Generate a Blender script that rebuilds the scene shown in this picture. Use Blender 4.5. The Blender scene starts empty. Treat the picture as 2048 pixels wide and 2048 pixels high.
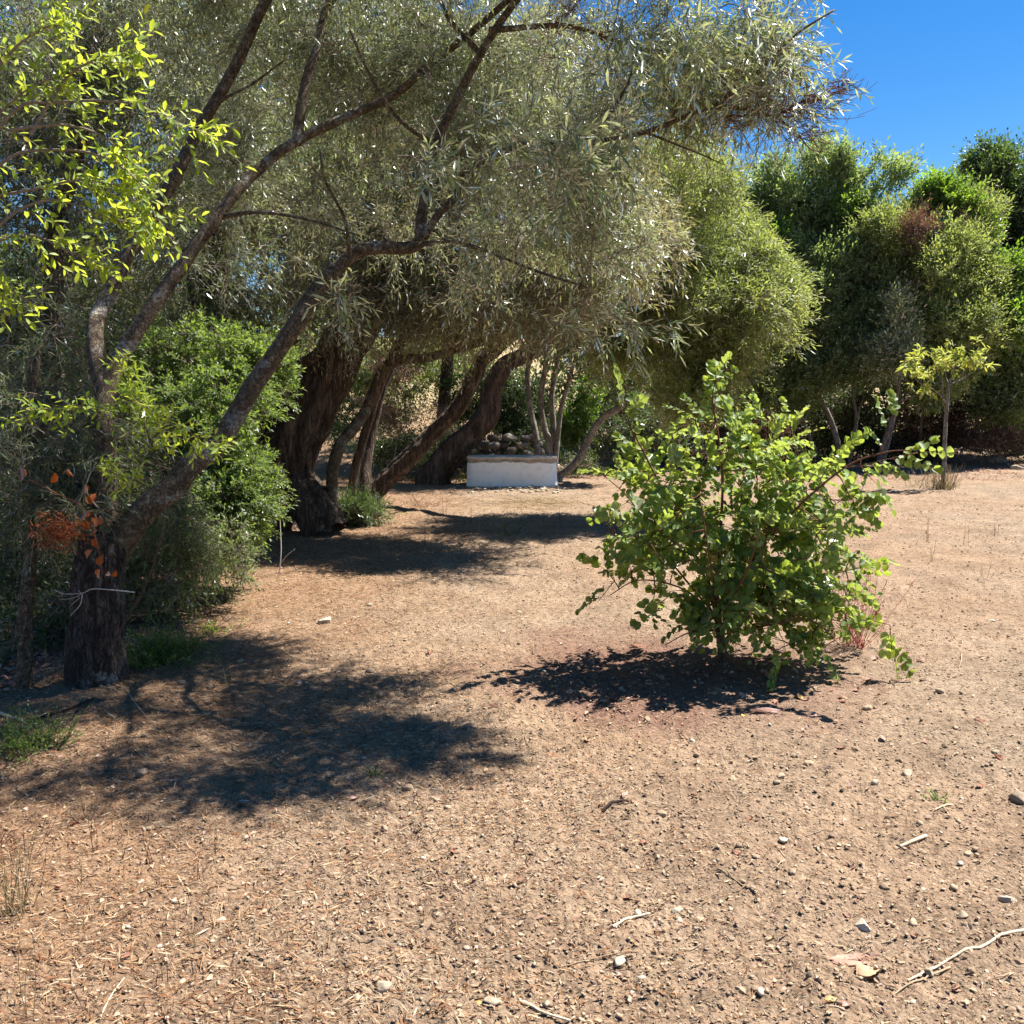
import bpy, math
import numpy as np
from mathutils import Vector

# ------------------------------------------------------------------ camera, sky, sun, exposure
sc = bpy.context.scene
rad = math.radians
CAM_Z = 1.6
TANP = 224.0 / 1774.0
PITCH = math.atan(TANP)
cam_d = bpy.data.cameras.new('camera')
cam_d.sensor_width = 36.0
cam_d.lens = 36.0 * 1774.0 / 2048.0
cam_d.clip_start = 0.05
cam_d.clip_end = 2000
cam = bpy.data.objects.new('camera', cam_d)
cam.location = (0, 0, CAM_Z)
cam.rotation_euler = (math.pi / 2 - PITCH, 0, 0)
sc.collection.objects.link(cam)
sc.camera = cam

SUN_AZ, SUN_EL = rad(64), rad(60)
world = bpy.data.worlds.new('World')
sc.world = world
world.use_nodes = True
wn = world.node_tree
bg = wn.nodes['Background']
sky = wn.nodes.new('ShaderNodeTexSky')
sky.sky_type = 'NISHITA'
sky.sun_disc = False
sky.sun_elevation = SUN_EL
sky.sun_rotation = SUN_AZ
sky.altitude = 100
sky.air_density = 1.0
sky.dust_density = 0.0
sky.ozone_density = 2.5
hs = wn.nodes.new('ShaderNodeHueSaturation')
hs.inputs['Hue'].default_value = 0.505
hs.inputs['Saturation'].default_value = 1.4
wn.links.new(sky.outputs[0], hs.inputs['Color'])
wn.links.new(hs.outputs[0], bg.inputs[0])
bg.inputs[1].default_value = 0.052
sun_d = bpy.data.lights.new('sun', 'SUN')
sun_d.energy = 5.0
sun_d.angle = rad(0.53)
sun_d.color = (1.0, 0.95, 0.88)
sun = bpy.data.objects.new('sun', sun_d)
sdir = Vector((math.sin(SUN_AZ) * math.cos(SUN_EL), math.cos(SUN_AZ) * math.cos(SUN_EL), math.sin(SUN_EL)))
sun.rotation_euler = sdir.to_track_quat('Z', 'Y').to_euler()
sun.location = (8, 4, 12)
sc.collection.objects.link(sun)
sc.view_settings.view_transform = 'Standard'
sc.view_settings.look = 'None'
sc.view_settings.gamma = 1
sc.view_settings.exposure = 1.62
sc.view_settings.use_curve_mapping = False
sc.cycles.max_bounces = 7
sc.cycles.diffuse_bounces = 4
sc.cycles.glossy_bounces = 2
sc.cycles.transmission_bounces = 4

RS = np.random.RandomState
rng = RS(7)

# ------------------------------------------------------------------ numeric helpers
def ihash(ix, iy, iz, seed):
    h = (ix.astype(np.int64) * 374761393 + iy.astype(np.int64) * 668265263 + iz.astype(np.int64) * 2147483647 + seed * 144665) & 0xFFFFFFFF
    h = ((h ^ (h >> 13)) * 1274126177) & 0xFFFFFFFF
    h = ((h ^ (h >> 16)) * 2246822519) & 0xFFFFFFFF
    return ((h ^ (h >> 15)) & 0xFFFFFF) / float(0xFFFFFF)

def vnoise(x, y, z=None, seed=0):
    x = np.asarray(x, float); y = np.asarray(y, float)
    z = np.zeros_like(x) if z is None else np.asarray(z, float)
    ix, iy, iz = np.floor(x), np.floor(y), np.floor(z)
    fx, fy, fz = x - ix, y - iy, z - iz
    fx, fy, fz = [f * f * (3 - 2 * f) for f in (fx, fy, fz)]
    o = 0
    flat = not np.any(fz)
    for a in (0, 1):
        wx = fx if a else 1 - fx
        for b in (0, 1):
            wy = fy if b else 1 - fy
            for c in ((0,) if flat else (0, 1)):
                wz = fz if c else 1 - fz
                o = o + wx * wy * wz * ihash(ix + a, iy + b, iz + c, seed)
    return o * 2 - 1

def sstep(t):
    t = np.clip(t, 0, 1)
    return t * t * (3 - 2 * t)

def nrm(v):
    return v / np.maximum(np.linalg.norm(v, axis=-1, keepdims=True), 1e-9)

def H(x, y):
    """large form of the terrain"""
    x = np.asarray(x, float); y = np.asarray(y, float)
    xb = -1.8 - 0.125 * y
    h = -0.32 * sstep((xb - x) / 1.6)
    h = h + 0.02 * vnoise(x * 0.45, y * 0.45, seed=3) * sstep((y - 1) / 4)
    start = 19.6 + 3.4 * sstep((x - 1.5) / 5.0)
    t = np.maximum(0, y - start)
    rise = 0.22 * t * t / (t + 3.0)
    h = h + 9.5 * (1 - np.exp(-rise / 9.5))
    h = h + sstep((y - 24) / 10) * 0.5 * vnoise(x * 0.15, y * 0.15, seed=5)
    return h

def micro(x, y):
    """clods and trampled unevenness of the dry soil"""
    g = sstep((30 - y) / 12)
    m = 0.014 * vnoise(x * 2.3, y * 2.3, seed=11) + 0.012 * vnoise(x * 7, y * 7, seed=12)
    rough = 0.55 + 0.45 * sstep(0.5 + 1.2 * vnoise(x * 0.6 + 4, y * 0.6, seed=13) + 0.12 * x)
    m = m + rough * (0.0115 * vnoise(x * 19, y * 19, seed=14) + 0.0095 * np.abs(vnoise(x * 41, y * 41, seed=15)) + .003 * vnoise(x * 83, y * 83, seed=16))
    return m * g

def ground_z(x, y):
    return H(x, y) + micro(x, y)

def P(px, py, d):
    """the point seen at photo pixel (px, py), d metres in front of the camera"""
    ux, uy = (px - 1024.0) / 1774.0, (1024.0 - py) / 1774.0
    cp, sp = math.cos(PITCH), math.sin(PITCH)
    dx, dy, dz = ux, cp + uy * sp, -sp + uy * cp
    s = d / dy
    return np.array((dx * s, d, CAM_Z + dz * s))

def G(px, py):
    d = 5.0
    z = 0.0
    for _ in range(40):
        a = P(px, py, 1.0)
        slope = (CAM_Z - a[2])
        d = (CAM_Z - z) / max(slope, 1e-3)
        z = 0.5 * z + 0.5 * float(H(a[0] * d, d))
    p = P(px, py, d)
    p[2] = float(ground_z(p[0], p[1]))
    return p

# ------------------------------------------------------------------ materials
def mat(name):
    m = bpy.data.materials.new(name)
    m.use_nodes = True
    nt = m.node_tree
    for n in list(nt.nodes):
        nt.nodes.remove(n)
    out = nt.nodes.new('ShaderNodeOutputMaterial')
    return m, nt, out

def node(nt, t, **kw):
    n = nt.nodes.new(t)
    for k, v in kw.items():
        if k.startswith('i_'):
            n.inputs[int(k[2:])].default_value = v
        else:
            setattr(n, k, v)
    return n

def ramp(nt, stops, fac=None):
    r = nt.nodes.new('ShaderNodeValToRGB')
    els = r.color_ramp.elements
    while len(els) < len(stops):
        els.new(0.5)
    for e, (p, c) in zip(els, stops):
        e.position = p
        e.color = (c[0], c[1], c[2], 1)
    if fac is not None:
        nt.links.new(fac, r.inputs[0])
    return r

def mixc(nt, fac, a, b, mode='MIX'):
    m = nt.nodes.new('ShaderNodeMix')
    m.data_type = 'RGBA'
    m.blend_type = mode
    m.clamp_factor = True
    for sock, v in ((m.inputs[0], fac), (m.inputs[6], a), (m.inputs[7], b)):
        if hasattr(v, 'links'):
            nt.links.new(v, sock)
        elif isinstance(v, (int, float)):
            sock.default_value = v
        else:
            sock.default_value = (v[0], v[1], v[2], 1)
    return m.outputs[2]

def leaf_mat(name, top, under, trans, tfac=0.4, gloss=0.12, rough=0.38):
    """top: colour stops over the per-leaf random value; under: colour of the underside; trans: light let through"""
    m, nt, out = mat(name)
    rough = rough + 0.17
    at = node(nt, 'ShaderNodeAttribute', attribute_name='rnd')
    r = ramp(nt, top, at.outputs['Fac'])
    geo = node(nt, 'ShaderNodeNewGeometry')
    col = r.outputs[0]
    if under:
        f = node(nt, 'ShaderNodeMath', operation='MULTIPLY', i_1=0.85)
        nt.links.new(geo.outputs['Backfacing'], f.inputs[0])
        col = mixc(nt, f.outputs[0], r.outputs[0], under)
    n = node(nt, 'ShaderNodeTexNoise')
    n.inputs['Scale'].default_value = 1.7
    n.inputs['Detail'].default_value = 3
    tc = node(nt, 'ShaderNodeTexCoord')
    nt.links.new(tc.outputs['Object'], n.inputs['Vector'])
    vr = ramp(nt, [(0.3, (0.72, 0.74, 0.76)), (0.7, (1.2, 1.16, 1.0))], n.outputs['Fac'])
    col = mixc(nt, 1.0, col, vr.outputs[0], 'MULTIPLY')
    d = node(nt, 'ShaderNodeBsdfDiffuse')
    nt.links.new(col, d.inputs[0])
    t = node(nt, 'ShaderNodeBsdfTranslucent')
    tcol = mixc(nt, 1.0, mixc(nt, 0.55, trans, col), vr.outputs[0], 'MULTIPLY')
    nt.links.new(tcol, t.inputs[0])
    mx = node(nt, 'ShaderNodeMixShader')
    mx.inputs[0].default_value = tfac
    nt.links.new(d.outputs[0], mx.inputs[1]); nt.links.new(t.outputs[0], mx.inputs[2])
    g = node(nt, 'ShaderNodeBsdfGlossy')
    g.inputs['Roughness'].default_value = rough
    g.inputs[0].default_value = (1, 1, 1, 1)
    lw = node(nt, 'ShaderNodeFresnel'); lw.inputs[0].default_value = 1.45
    gm = node(nt, 'ShaderNodeMath', operation='MULTIPLY_ADD', i_1=gloss * 2.2, i_2=gloss * 0.12)
    nt.links.new(lw.outputs[0], gm.inputs[0])
    mx2 = node(nt, 'ShaderNodeMixShader')
    nt.links.new(gm.outputs[0], mx2.inputs[0])
    nt.links.new(mx.outputs[0], mx2.inputs[1]); nt.links.new(g.outputs[0], mx2.inputs[2])
    nt.links.new(mx2.outputs[0], out.inputs[0])
    return m

def bark_mat(name, dark, mid, pale, lichen=0.0, scale=14.0, bump=0.6, stretch=0.25):
    m, nt, out = mat(name)
    tc = node(nt, 'ShaderNodeTexCoord')
    mp = node(nt, 'ShaderNodeMapping')
    mp.inputs['Scale'].default_value = (1, 1, stretch)
    nt.links.new(tc.outputs['Object'], mp.inputs[0])
    n1 = node(nt, 'ShaderNodeTexNoise'); n1.inputs['Scale'].default_value = scale; n1.inputs['Detail'].default_value = 8
    n1.inputs['Roughness'].default_value = 0.65
    nt.links.new(mp.outputs[0], n1.inputs['Vector'])
    c = ramp(nt, [(0.3, dark), (0.5, mid), (0.72, pale)], n1.outputs['Fac'])
    col = c.outputs[0]
    ve = node(nt, 'ShaderNodeTexVoronoi', feature='DISTANCE_TO_EDGE'); ve.inputs['Scale'].default_value = scale * 1.5
    dis = node(nt, 'ShaderNodeTexNoise'); dis.inputs['Scale'].default_value = scale * 1.2; dis.inputs['Detail'].default_value = 4
    nt.links.new(mp.outputs[0], dis.inputs['Vector'])
    dm = mixc(nt, 0.12, mp.outputs[0], dis.outputs['Color'])
    nt.links.new(dm, ve.inputs['Vector'])
    cr = ramp(nt, [(0.0, (0.28, 0.26, 0.25)), (0.09, (1, 1, 1))], ve.outputs['Distance'])
    col = mixc(nt, 0.8, col, cr.outputs[0], 'MULTIPLY')
    cb = ramp(nt, [(0.0, (0, 0, 0)), (0.16, (1, 1, 1))], ve.outputs['Distance'])
    n3 = node(nt, 'ShaderNodeTexNoise'); n3.inputs['Scale'].default_value = 5; n3.inputs['Detail'].default_value = 6
    nt.links.new(tc.outputs['Object'], n3.inputs['Vector'])
    if lichen:
        lr = ramp(nt, [(0.62 - lichen, (0, 0, 0)), (0.68 - lichen, (1, 1, 1))], n3.outputs['Fac'])
        n4 = node(nt, 'ShaderNodeTexNoise'); n4.inputs['Scale'].default_value = 45; n4.inputs['Detail'].default_value = 4
        nt.links.new(tc.outputs['Object'], n4.inputs['Vector'])
        l2 = ramp(nt, [(0.4, (0, 0, 0)), (0.55, (0.8, 0.8, 0.8))], n4.outputs['Fac'])
        mm = node(nt, 'ShaderNodeMath', operation='MULTIPLY')
        nt.links.new(lr.outputs[0], mm.inputs[0]); nt.links.new(l2.outputs[0], mm.inputs[1])
        col = mixc(nt, mm.outputs[0], col, (0.36, 0.35, 0.31))
    p = node(nt, 'ShaderNodeBsdfPrincipled')
    nt.links.new(col, p.inputs['Base Color'])
    p.inputs['Roughness'].default_value = 0.9
    p.inputs['Specular IOR Level'].default_value = 0.25
    ad = node(nt, 'ShaderNodeMath', operation='MULTIPLY_ADD', i_1=0.55)
    nt.links.new(cb.outputs[0], ad.inputs[0]); nt.links.new(n1.outputs['Fac'], ad.inputs[2])
    b = node(nt, 'ShaderNodeBump'); b.inputs['Strength'].default_value = bump; b.inputs['Distance'].default_value = 0.03
    nt.links.new(ad.outputs[0], b.inputs['Height']); nt.links.new(b.outputs[0], p.inputs['Normal'])
    nt.links.new(p.outputs[0], out.inputs[0])
    return m

def rnd_mat(name, stops, rough=0.9, bump=0.0, trans=0.0, scale=60, spec=0.2):
    """colour from the per-piece random value, with grain"""
    m, nt, out = mat(name)
    at = node(nt, 'ShaderNodeAttribute', attribute_name='rnd')
    r = ramp(nt, stops, at.outputs['Fac'])
    tc = node(nt, 'ShaderNodeTexCoord')
    n = node(nt, 'ShaderNodeTexNoise'); n.inputs['Scale'].default_value = scale; n.inputs['Detail'].default_value = 5
    nt.links.new(tc.outputs['Object'], n.inputs['Vector'])
    vr = ramp(nt, [(0.3, (0.7, 0.7, 0.7)), (0.7, (1.15, 1.15, 1.15))], n.outputs['Fac'])
    col = mixc(nt, 1.0, r.outputs[0], vr.outputs[0], 'MULTIPLY')
    p = node(nt, 'ShaderNodeBsdfPrincipled')
    nt.links.new(col, p.inputs['Base Color'])
    p.inputs['Roughness'].default_value = rough
    p.inputs['Specular IOR Level'].default_value = spec
    if bump:
        b = node(nt, 'ShaderNodeBump'); b.inputs['Strength'].default_value = bump; b.inputs['Distance'].default_value = 0.01
        nt.links.new(n.outputs['Fac'], b.inputs['Height']); nt.links.new(b.outputs[0], p.inputs['Normal'])
    if trans:
        t = node(nt, 'ShaderNodeBsdfTranslucent'); nt.links.new(col, t.inputs[0])
        mx = node(nt, 'ShaderNodeMixShader'); mx.inputs[0].default_value = trans
        nt.links.new(p.outputs[0], mx.inputs[1]); nt.links.new(t.outputs[0], mx.inputs[2])
        nt.links.new(mx.outputs[0], out.inputs[0])
    else:
        nt.links.new(p.outputs[0], out.inputs[0])
    return m

def soil_mat():
    m, nt, out = mat('dry_soil')
    tc = node(nt, 'ShaderNodeTexCoord')
    def nz(s, d=6, r=0.6):
        n = node(nt, 'ShaderNodeTexNoise'); n.inputs['Scale'].default_value = s; n.inputs['Detail'].default_value = d
        n.inputs['Roughness'].default_value = r
        nt.links.new(tc.outputs['Object'], n.inputs['Vector'])
        return n
    a, b_, c, d = nz(0.35, 3), nz(2.2, 5), nz(28, 8, 0.7), nz(120, 5, 0.7)
    base = ramp(nt, [(0.33, (0.207, 0.151, 0.103)), (0.66, (0.308, 0.231, 0.160))], b_.outputs['Fac'])
    warm = ramp(nt, [(0.4, (0, 0, 0)), (0.62, (1, 1, 1))], a.outputs['Fac'])
    col = mixc(nt, warm.outputs[0], base.outputs[0], mixc(nt, 1.0, base.outputs[0], (1.03, 0.95, 0.89), 'MULTIPLY'))
    gr = ramp(nt, [(0.34, (0.5, 0.47, 0.45)), (0.5, (0.95, 0.95, 0.95)), (0.68, (1.28, 1.27, 1.25))], c.outputs['Fac'])
    # thick rusty litter under the olive and round the bush
    spx = node(nt, 'ShaderNodeSeparateXYZ'); nt.links.new(tc.outputs['Object'], spx.inputs[0])
    lx = node(nt, 'ShaderNodeMath', operation='MULTIPLY_ADD', i_1=-0.38, i_2=-0.12); nt.links.new(spx.outputs[0], lx.inputs[0])
    lx2 = node(nt, 'ShaderNodeMath', operation='ADD'); nt.links.new(lx.outputs[0], lx2.inputs[0])
    n6 = nz(1.3, 6); nt.links.new(n6.outputs['Fac'], lx2.inputs[1])
    rust = ramp(nt, [(0.5, (0, 0, 0)), (1.0, (0.6, 0.6, 0.6))], lx2.outputs[0])
    col = mixc(nt, rust.outputs[0], col, (0.230, 0.132, 0.072))
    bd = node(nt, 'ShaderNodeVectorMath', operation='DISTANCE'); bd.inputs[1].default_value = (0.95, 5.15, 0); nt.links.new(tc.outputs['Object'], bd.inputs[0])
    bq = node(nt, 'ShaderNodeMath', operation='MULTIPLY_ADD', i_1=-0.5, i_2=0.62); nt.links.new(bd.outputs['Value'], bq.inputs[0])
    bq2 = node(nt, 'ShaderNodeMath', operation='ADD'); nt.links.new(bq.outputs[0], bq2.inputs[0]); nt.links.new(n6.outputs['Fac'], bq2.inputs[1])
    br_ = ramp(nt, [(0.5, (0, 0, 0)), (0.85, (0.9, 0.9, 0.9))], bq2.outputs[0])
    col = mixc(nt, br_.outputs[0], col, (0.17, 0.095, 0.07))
    col = mixc(nt, 1.0, col, gr.outputs[0], 'MULTIPLY')
    gr2 = ramp(nt, [(0.35, (0.78, 0.76, 0.74)), (0.65, (1.15, 1.15, 1.15))], d.outputs['Fac'])
    col = mixc(nt, 1.0, col, gr2.outputs[0], 'MULTIPLY')
    # far hillside of dry grass is paler straw
    sp = node(nt, 'ShaderNodeSeparateXYZ'); nt.links.new(tc.outputs['Object'], sp.inputs[0])
    far = node(nt, 'ShaderNodeMapRange'); far.inputs[1].default_value = 24; far.inputs[2].default_value = 30
    nt.links.new(sp.outputs[1], far.inputs[0])
    straw = ramp(nt, [(0.35, (0.289, 0.212, 0.102)), (0.6, (0.391, 0.306, 0.170))], c.outputs['Fac'])
    col = mixc(nt, far.outputs[0], col, straw.outputs[0])
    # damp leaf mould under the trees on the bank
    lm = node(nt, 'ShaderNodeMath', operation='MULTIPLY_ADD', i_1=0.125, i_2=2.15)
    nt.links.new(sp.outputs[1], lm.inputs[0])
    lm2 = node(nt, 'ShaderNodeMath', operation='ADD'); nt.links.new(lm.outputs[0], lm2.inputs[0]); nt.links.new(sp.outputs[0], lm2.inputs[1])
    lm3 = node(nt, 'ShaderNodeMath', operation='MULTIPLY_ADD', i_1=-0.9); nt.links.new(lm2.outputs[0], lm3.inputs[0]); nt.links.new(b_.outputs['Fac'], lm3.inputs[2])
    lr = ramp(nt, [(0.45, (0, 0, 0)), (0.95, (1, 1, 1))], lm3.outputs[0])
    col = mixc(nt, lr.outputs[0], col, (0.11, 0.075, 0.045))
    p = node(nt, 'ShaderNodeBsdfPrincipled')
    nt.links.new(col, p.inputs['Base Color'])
    p.inputs['Roughness'].default_value = 0.97
    p.inputs['Specular IOR Level'].default_value = 0.12
    v = node(nt, 'ShaderNodeTexVoronoi'); v.inputs['Scale'].default_value = 75
    nt.links.new(tc.outputs['Object'], v.inputs['Vector'])
    h = node(nt, 'ShaderNodeMath', operation='MULTIPLY_ADD', i_1=-0.5)
    nt.links.new(v.outputs['Distance'], h.inputs[0]); nt.links.new(c.outputs['Fac'], h.inputs[2])
    h2 = node(nt, 'ShaderNodeMath', operation='MULTIPLY_ADD', i_1=0.35)
    nt.links.new(d.outputs['Fac'], h2.inputs[0]); nt.links.new(h.outputs[0], h2.inputs[2])
    bp = node(nt, 'ShaderNodeBump'); bp.inputs['Strength'].default_value = 0.9; bp.inputs['Distance'].default_value = 0.022
    nt.links.new(h2.outputs[0], bp.inputs['Height']); nt.links.new(bp.outputs[0], p.inputs['Normal'])
    nt.links.new(p.outputs[0], out.inputs[0])
    return m

M_SOIL = soil_mat()
M_OLIVE = leaf_mat('olive_leaf', [(0.0, (0.069, 0.112, 0.037)), (0.6, (0.138, 0.194, 0.075)), (0.93, (0.225, 0.225, 0.069)), (1.0, (0.475, 0.312, 0.050))],
                   (0.425, 0.475, 0.312), (0.525, 0.625, 0.150), 0.42, 0.22, 0.35)
M_OLIVE_SHADED = leaf_mat('shaded_olive_leaf', [(0.0, (0.03, 0.05, 0.018)), (0.6, (0.06, 0.085, 0.03)), (1.0, (0.12, 0.12, 0.04))],
                        (0.14, 0.17, 0.09), (0.22, 0.30, 0.06), 0.36, 0.12, 0.4)  # darker copy of the olive leaf, shade of the wood put into its colour
M_OLIVE_DRY = leaf_mat('dusty_olive_leaf', [(0.0, (0.075, 0.088, 0.031)), (0.6, (0.150, 0.156, 0.056)), (1.0, (0.300, 0.237, 0.100))],
                       (0.325, 0.312, 0.175), (0.425, 0.400, 0.112), 0.42, 0.12, 0.4)
M_OLIVE_PALE = leaf_mat('pale_olive_leaf', [(0.0, (0.084, 0.126, 0.024)), (0.7, (0.156, 0.216, 0.042)), (1.0, (0.264, 0.264, 0.060))],
                        (0.264, 0.324, 0.120), (0.552, 0.648, 0.096), 0.48, 0.10, 0.4)
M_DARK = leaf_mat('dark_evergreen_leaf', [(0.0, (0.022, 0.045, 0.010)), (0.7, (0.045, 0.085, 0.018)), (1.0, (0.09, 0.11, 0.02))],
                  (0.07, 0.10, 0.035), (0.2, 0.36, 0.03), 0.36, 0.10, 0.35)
M_GREY = leaf_mat('grey_green_leaf', [(0.0, (0.066, 0.110, 0.033)), (0.7, (0.121, 0.176, 0.055)), (1.0, (0.209, 0.220, 0.077))],
                  (0.209, 0.264, 0.132), (0.495, 0.682, 0.110), 0.5, 0.10, 0.4)
M_IVY = leaf_mat('bright_creeper_leaf', [(0.0, (0.04, 0.11, 0.008)), (0.8, (0.09, 0.19, 0.014)), (1.0, (0.2, 0.22, 0.02))],
                 (0.08, 0.14, 0.03), (0.42, 0.68, 0.03), 0.5, 0.08, 0.4)
M_LENT = leaf_mat('shrub_leaf', [(0.0, (0.035, 0.075, 0.012)), (0.8, (0.085, 0.145, 0.022)), (1.0, (0.17, 0.19, 0.03))],
                  (0.10, 0.145, 0.05), (0.46, 0.66, 0.06), 0.5, 0.10, 0.35)
M_LIME = leaf_mat('lime_leaf', [(0.0, (0.13, 0.24, 0.02)), (0.85, (0.25, 0.36, 0.03)), (1.0, (0.42, 0.36, 0.03))],
                  (0.22, 0.32, 0.05), (0.88, 0.95, 0.06), 0.6, 0.08, 0.35)
M_CAROB = leaf_mat('carob_leaf', [(0.0, (0.045, 0.085, 0.02)), (0.3, (0.07, 0.14, 0.02)), (0.7, (0.17, 0.27, 0.045)), (0.93, (0.28, 0.34, 0.05)), (1.0, (0.55, 0.45, 0.04))],
                   (0.19, 0.27, 0.09), (0.72, 0.85, 0.10), 0.48, 0.10, 0.4)
M_YELLOW = leaf_mat('yellow_leaf', [(0.0, (0.12, 0.21, 0.04)), (0.6, (0.28, 0.35, 0.05)), (1.0, (0.60, 0.50, 0.05))],
                    (0.36, 0.40, 0.12), (0.72, 0.80, 0.08), 0.45, 0.08, 0.4)
M_RUST = leaf_mat('rust_leaf', [(0.0, (0.10, 0.045, 0.03)), (1.0, (0.24, 0.12, 0.08))], (0.2, 0.12, 0.09), (0.22, 0.08, 0.04), 0.25, 0.05, 0.6)
M_DRYLEAF = leaf_mat('dry_orange_leaf', [(0.0, (0.30, 0.06, 0.012)), (1.0, (0.46, 0.14, 0.03))], (0.38, 0.13, 0.06), (0.55, 0.13, 0.02), 0.3, 0.08, 0.5)
M_BARK_OLD = bark_mat('dark_cork_bark', (0.022, 0.017, 0.014), (0.06, 0.044, 0.036), (0.17, 0.14, 0.12), 0.03, 22, 1.0, 0.3)
M_BARK = bark_mat('grey_brown_bark', (0.075, 0.052, 0.032), (0.172, 0.124, 0.078), (0.333, 0.265, 0.178), 0.07, 26, 1.0, 0.8)
M_BARK_RED = bark_mat('reddish_fibrous_bark', (0.034, 0.023, 0.015), (0.097, 0.065, 0.047), (0.217, 0.164, 0.125), 0.0, 15, 1.0, 0.12)
M_BARK_PALE = bark_mat('pale_grey_bark', (0.10, 0.085, 0.07), (0.22, 0.19, 0.155), (0.36, 0.32, 0.27), 0.08, 16, 0.7, 0.5)
M_TWIG = rnd_mat('twig_bark', [(0.0, (0.120, 0.090, 0.066)), (0.6, (0.240, 0.186, 0.138)), (1.0, (0.408, 0.348, 0.276))])
M_TWIG_DARK = rnd_mat('dark_twig_bark', [(0.0, (0.035, 0.022, 0.017)), (0.7, (0.10, 0.065, 0.045)), (1.0, (0.2, 0.15, 0.11))])
M_TWIG_RED = rnd_mat('red_twig_bark', [(0.0, (0.09, 0.035, 0.022)), (1.0, (0.2, 0.09, 0.055))])
M_STRAW = rnd_mat('straw_litter', [(0.0, (0.041, 0.025, 0.017)), (0.2, (0.113, 0.054, 0.028)), (0.42, (0.211, 0.090, 0.038)), (0.62, (0.286, 0.158, 0.076)),
                                   (0.84, (0.391, 0.274, 0.158)), (1.0, (0.466, 0.374, 0.255))], 0.8, 0, 0.12, 30)
M_CHAFF = rnd_mat('chaff', [(0.35, (0.264, 0.140, 0.074)), (0.5, (0.368, 0.260, 0.162)), (0.8, (0.441, 0.330, 0.222)), (0.93, (0.441, 0.310, 0.255)), (1.0, (0.220, 0.113, 0.081))], 0.8, 0, 0.1, 40)
M_CLOD = rnd_mat('soil_clod', [(0.0, (0.197, 0.136, 0.087)), (0.5, (0.316, 0.227, 0.148)), (1.0, (0.411, 0.310, 0.210))], 0.97, 0.5)
M_STONE = rnd_mat('field_stone', [(0.0, (0.185, 0.134, 0.092)), (0.5, (0.302, 0.235, 0.160)), (1.0, (0.437, 0.378, 0.294))], 0.9, 0.6, 0, 25)
M_STONE_GREY = rnd_mat('wall_stone', [(0.0, (0.09, 0.075, 0.065)), (1.0, (0.19, 0.165, 0.14))], 0.9, 0.6, 0, 14)  # stones darkened, the shade of the canopy is put into their colour
M_LEAFLIT = rnd_mat('fallen_leaf', [(0.0, (0.26, 0.11, 0.065)), (0.35, (0.42, 0.22, 0.15)), (0.6, (0.46, 0.30, 0.25)), (0.85, (0.52, 0.36, 0.2)), (1.0, (0.62, 0.42, 0.08))],
                    0.7, 0.4, 0.15, 22)
M_STICK = rnd_mat('bleached_stick', [(0.0, (0.28, 0.19, 0.11)), (1.0, (0.58, 0.47, 0.33))], 0.8, 0.5, 0, 40)
M_WHITETWIG = rnd_mat('bleached_twig', [(0.0, (0.40, 0.36, 0.31)), (1.0, (0.55, 0.50, 0.44))], 0.8)
M_REDSTEM = rnd_mat('red_stem', [(0.0, (0.32, 0.045, 0.04)), (1.0, (0.5, 0.14, 0.11))], 0.7, 0, 0.15)
M_DRYGRASS = rnd_mat('dry_grass', [(0.0, (0.2, 0.14, 0.06)), (0.5, (0.42, 0.32, 0.15)), (1.0, (0.58, 0.47, 0.27))], 0.8, 0, 0.3)
M_GREENGRASS = rnd_mat('green_blade', [(0.0, (0.05, 0.11, 0.03)), (1.0, (0.13, 0.2, 0.05))], 0.6, 0, 0.3)

# ------------------------------------------------------------------ mesh building
C = sc.collection

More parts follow.
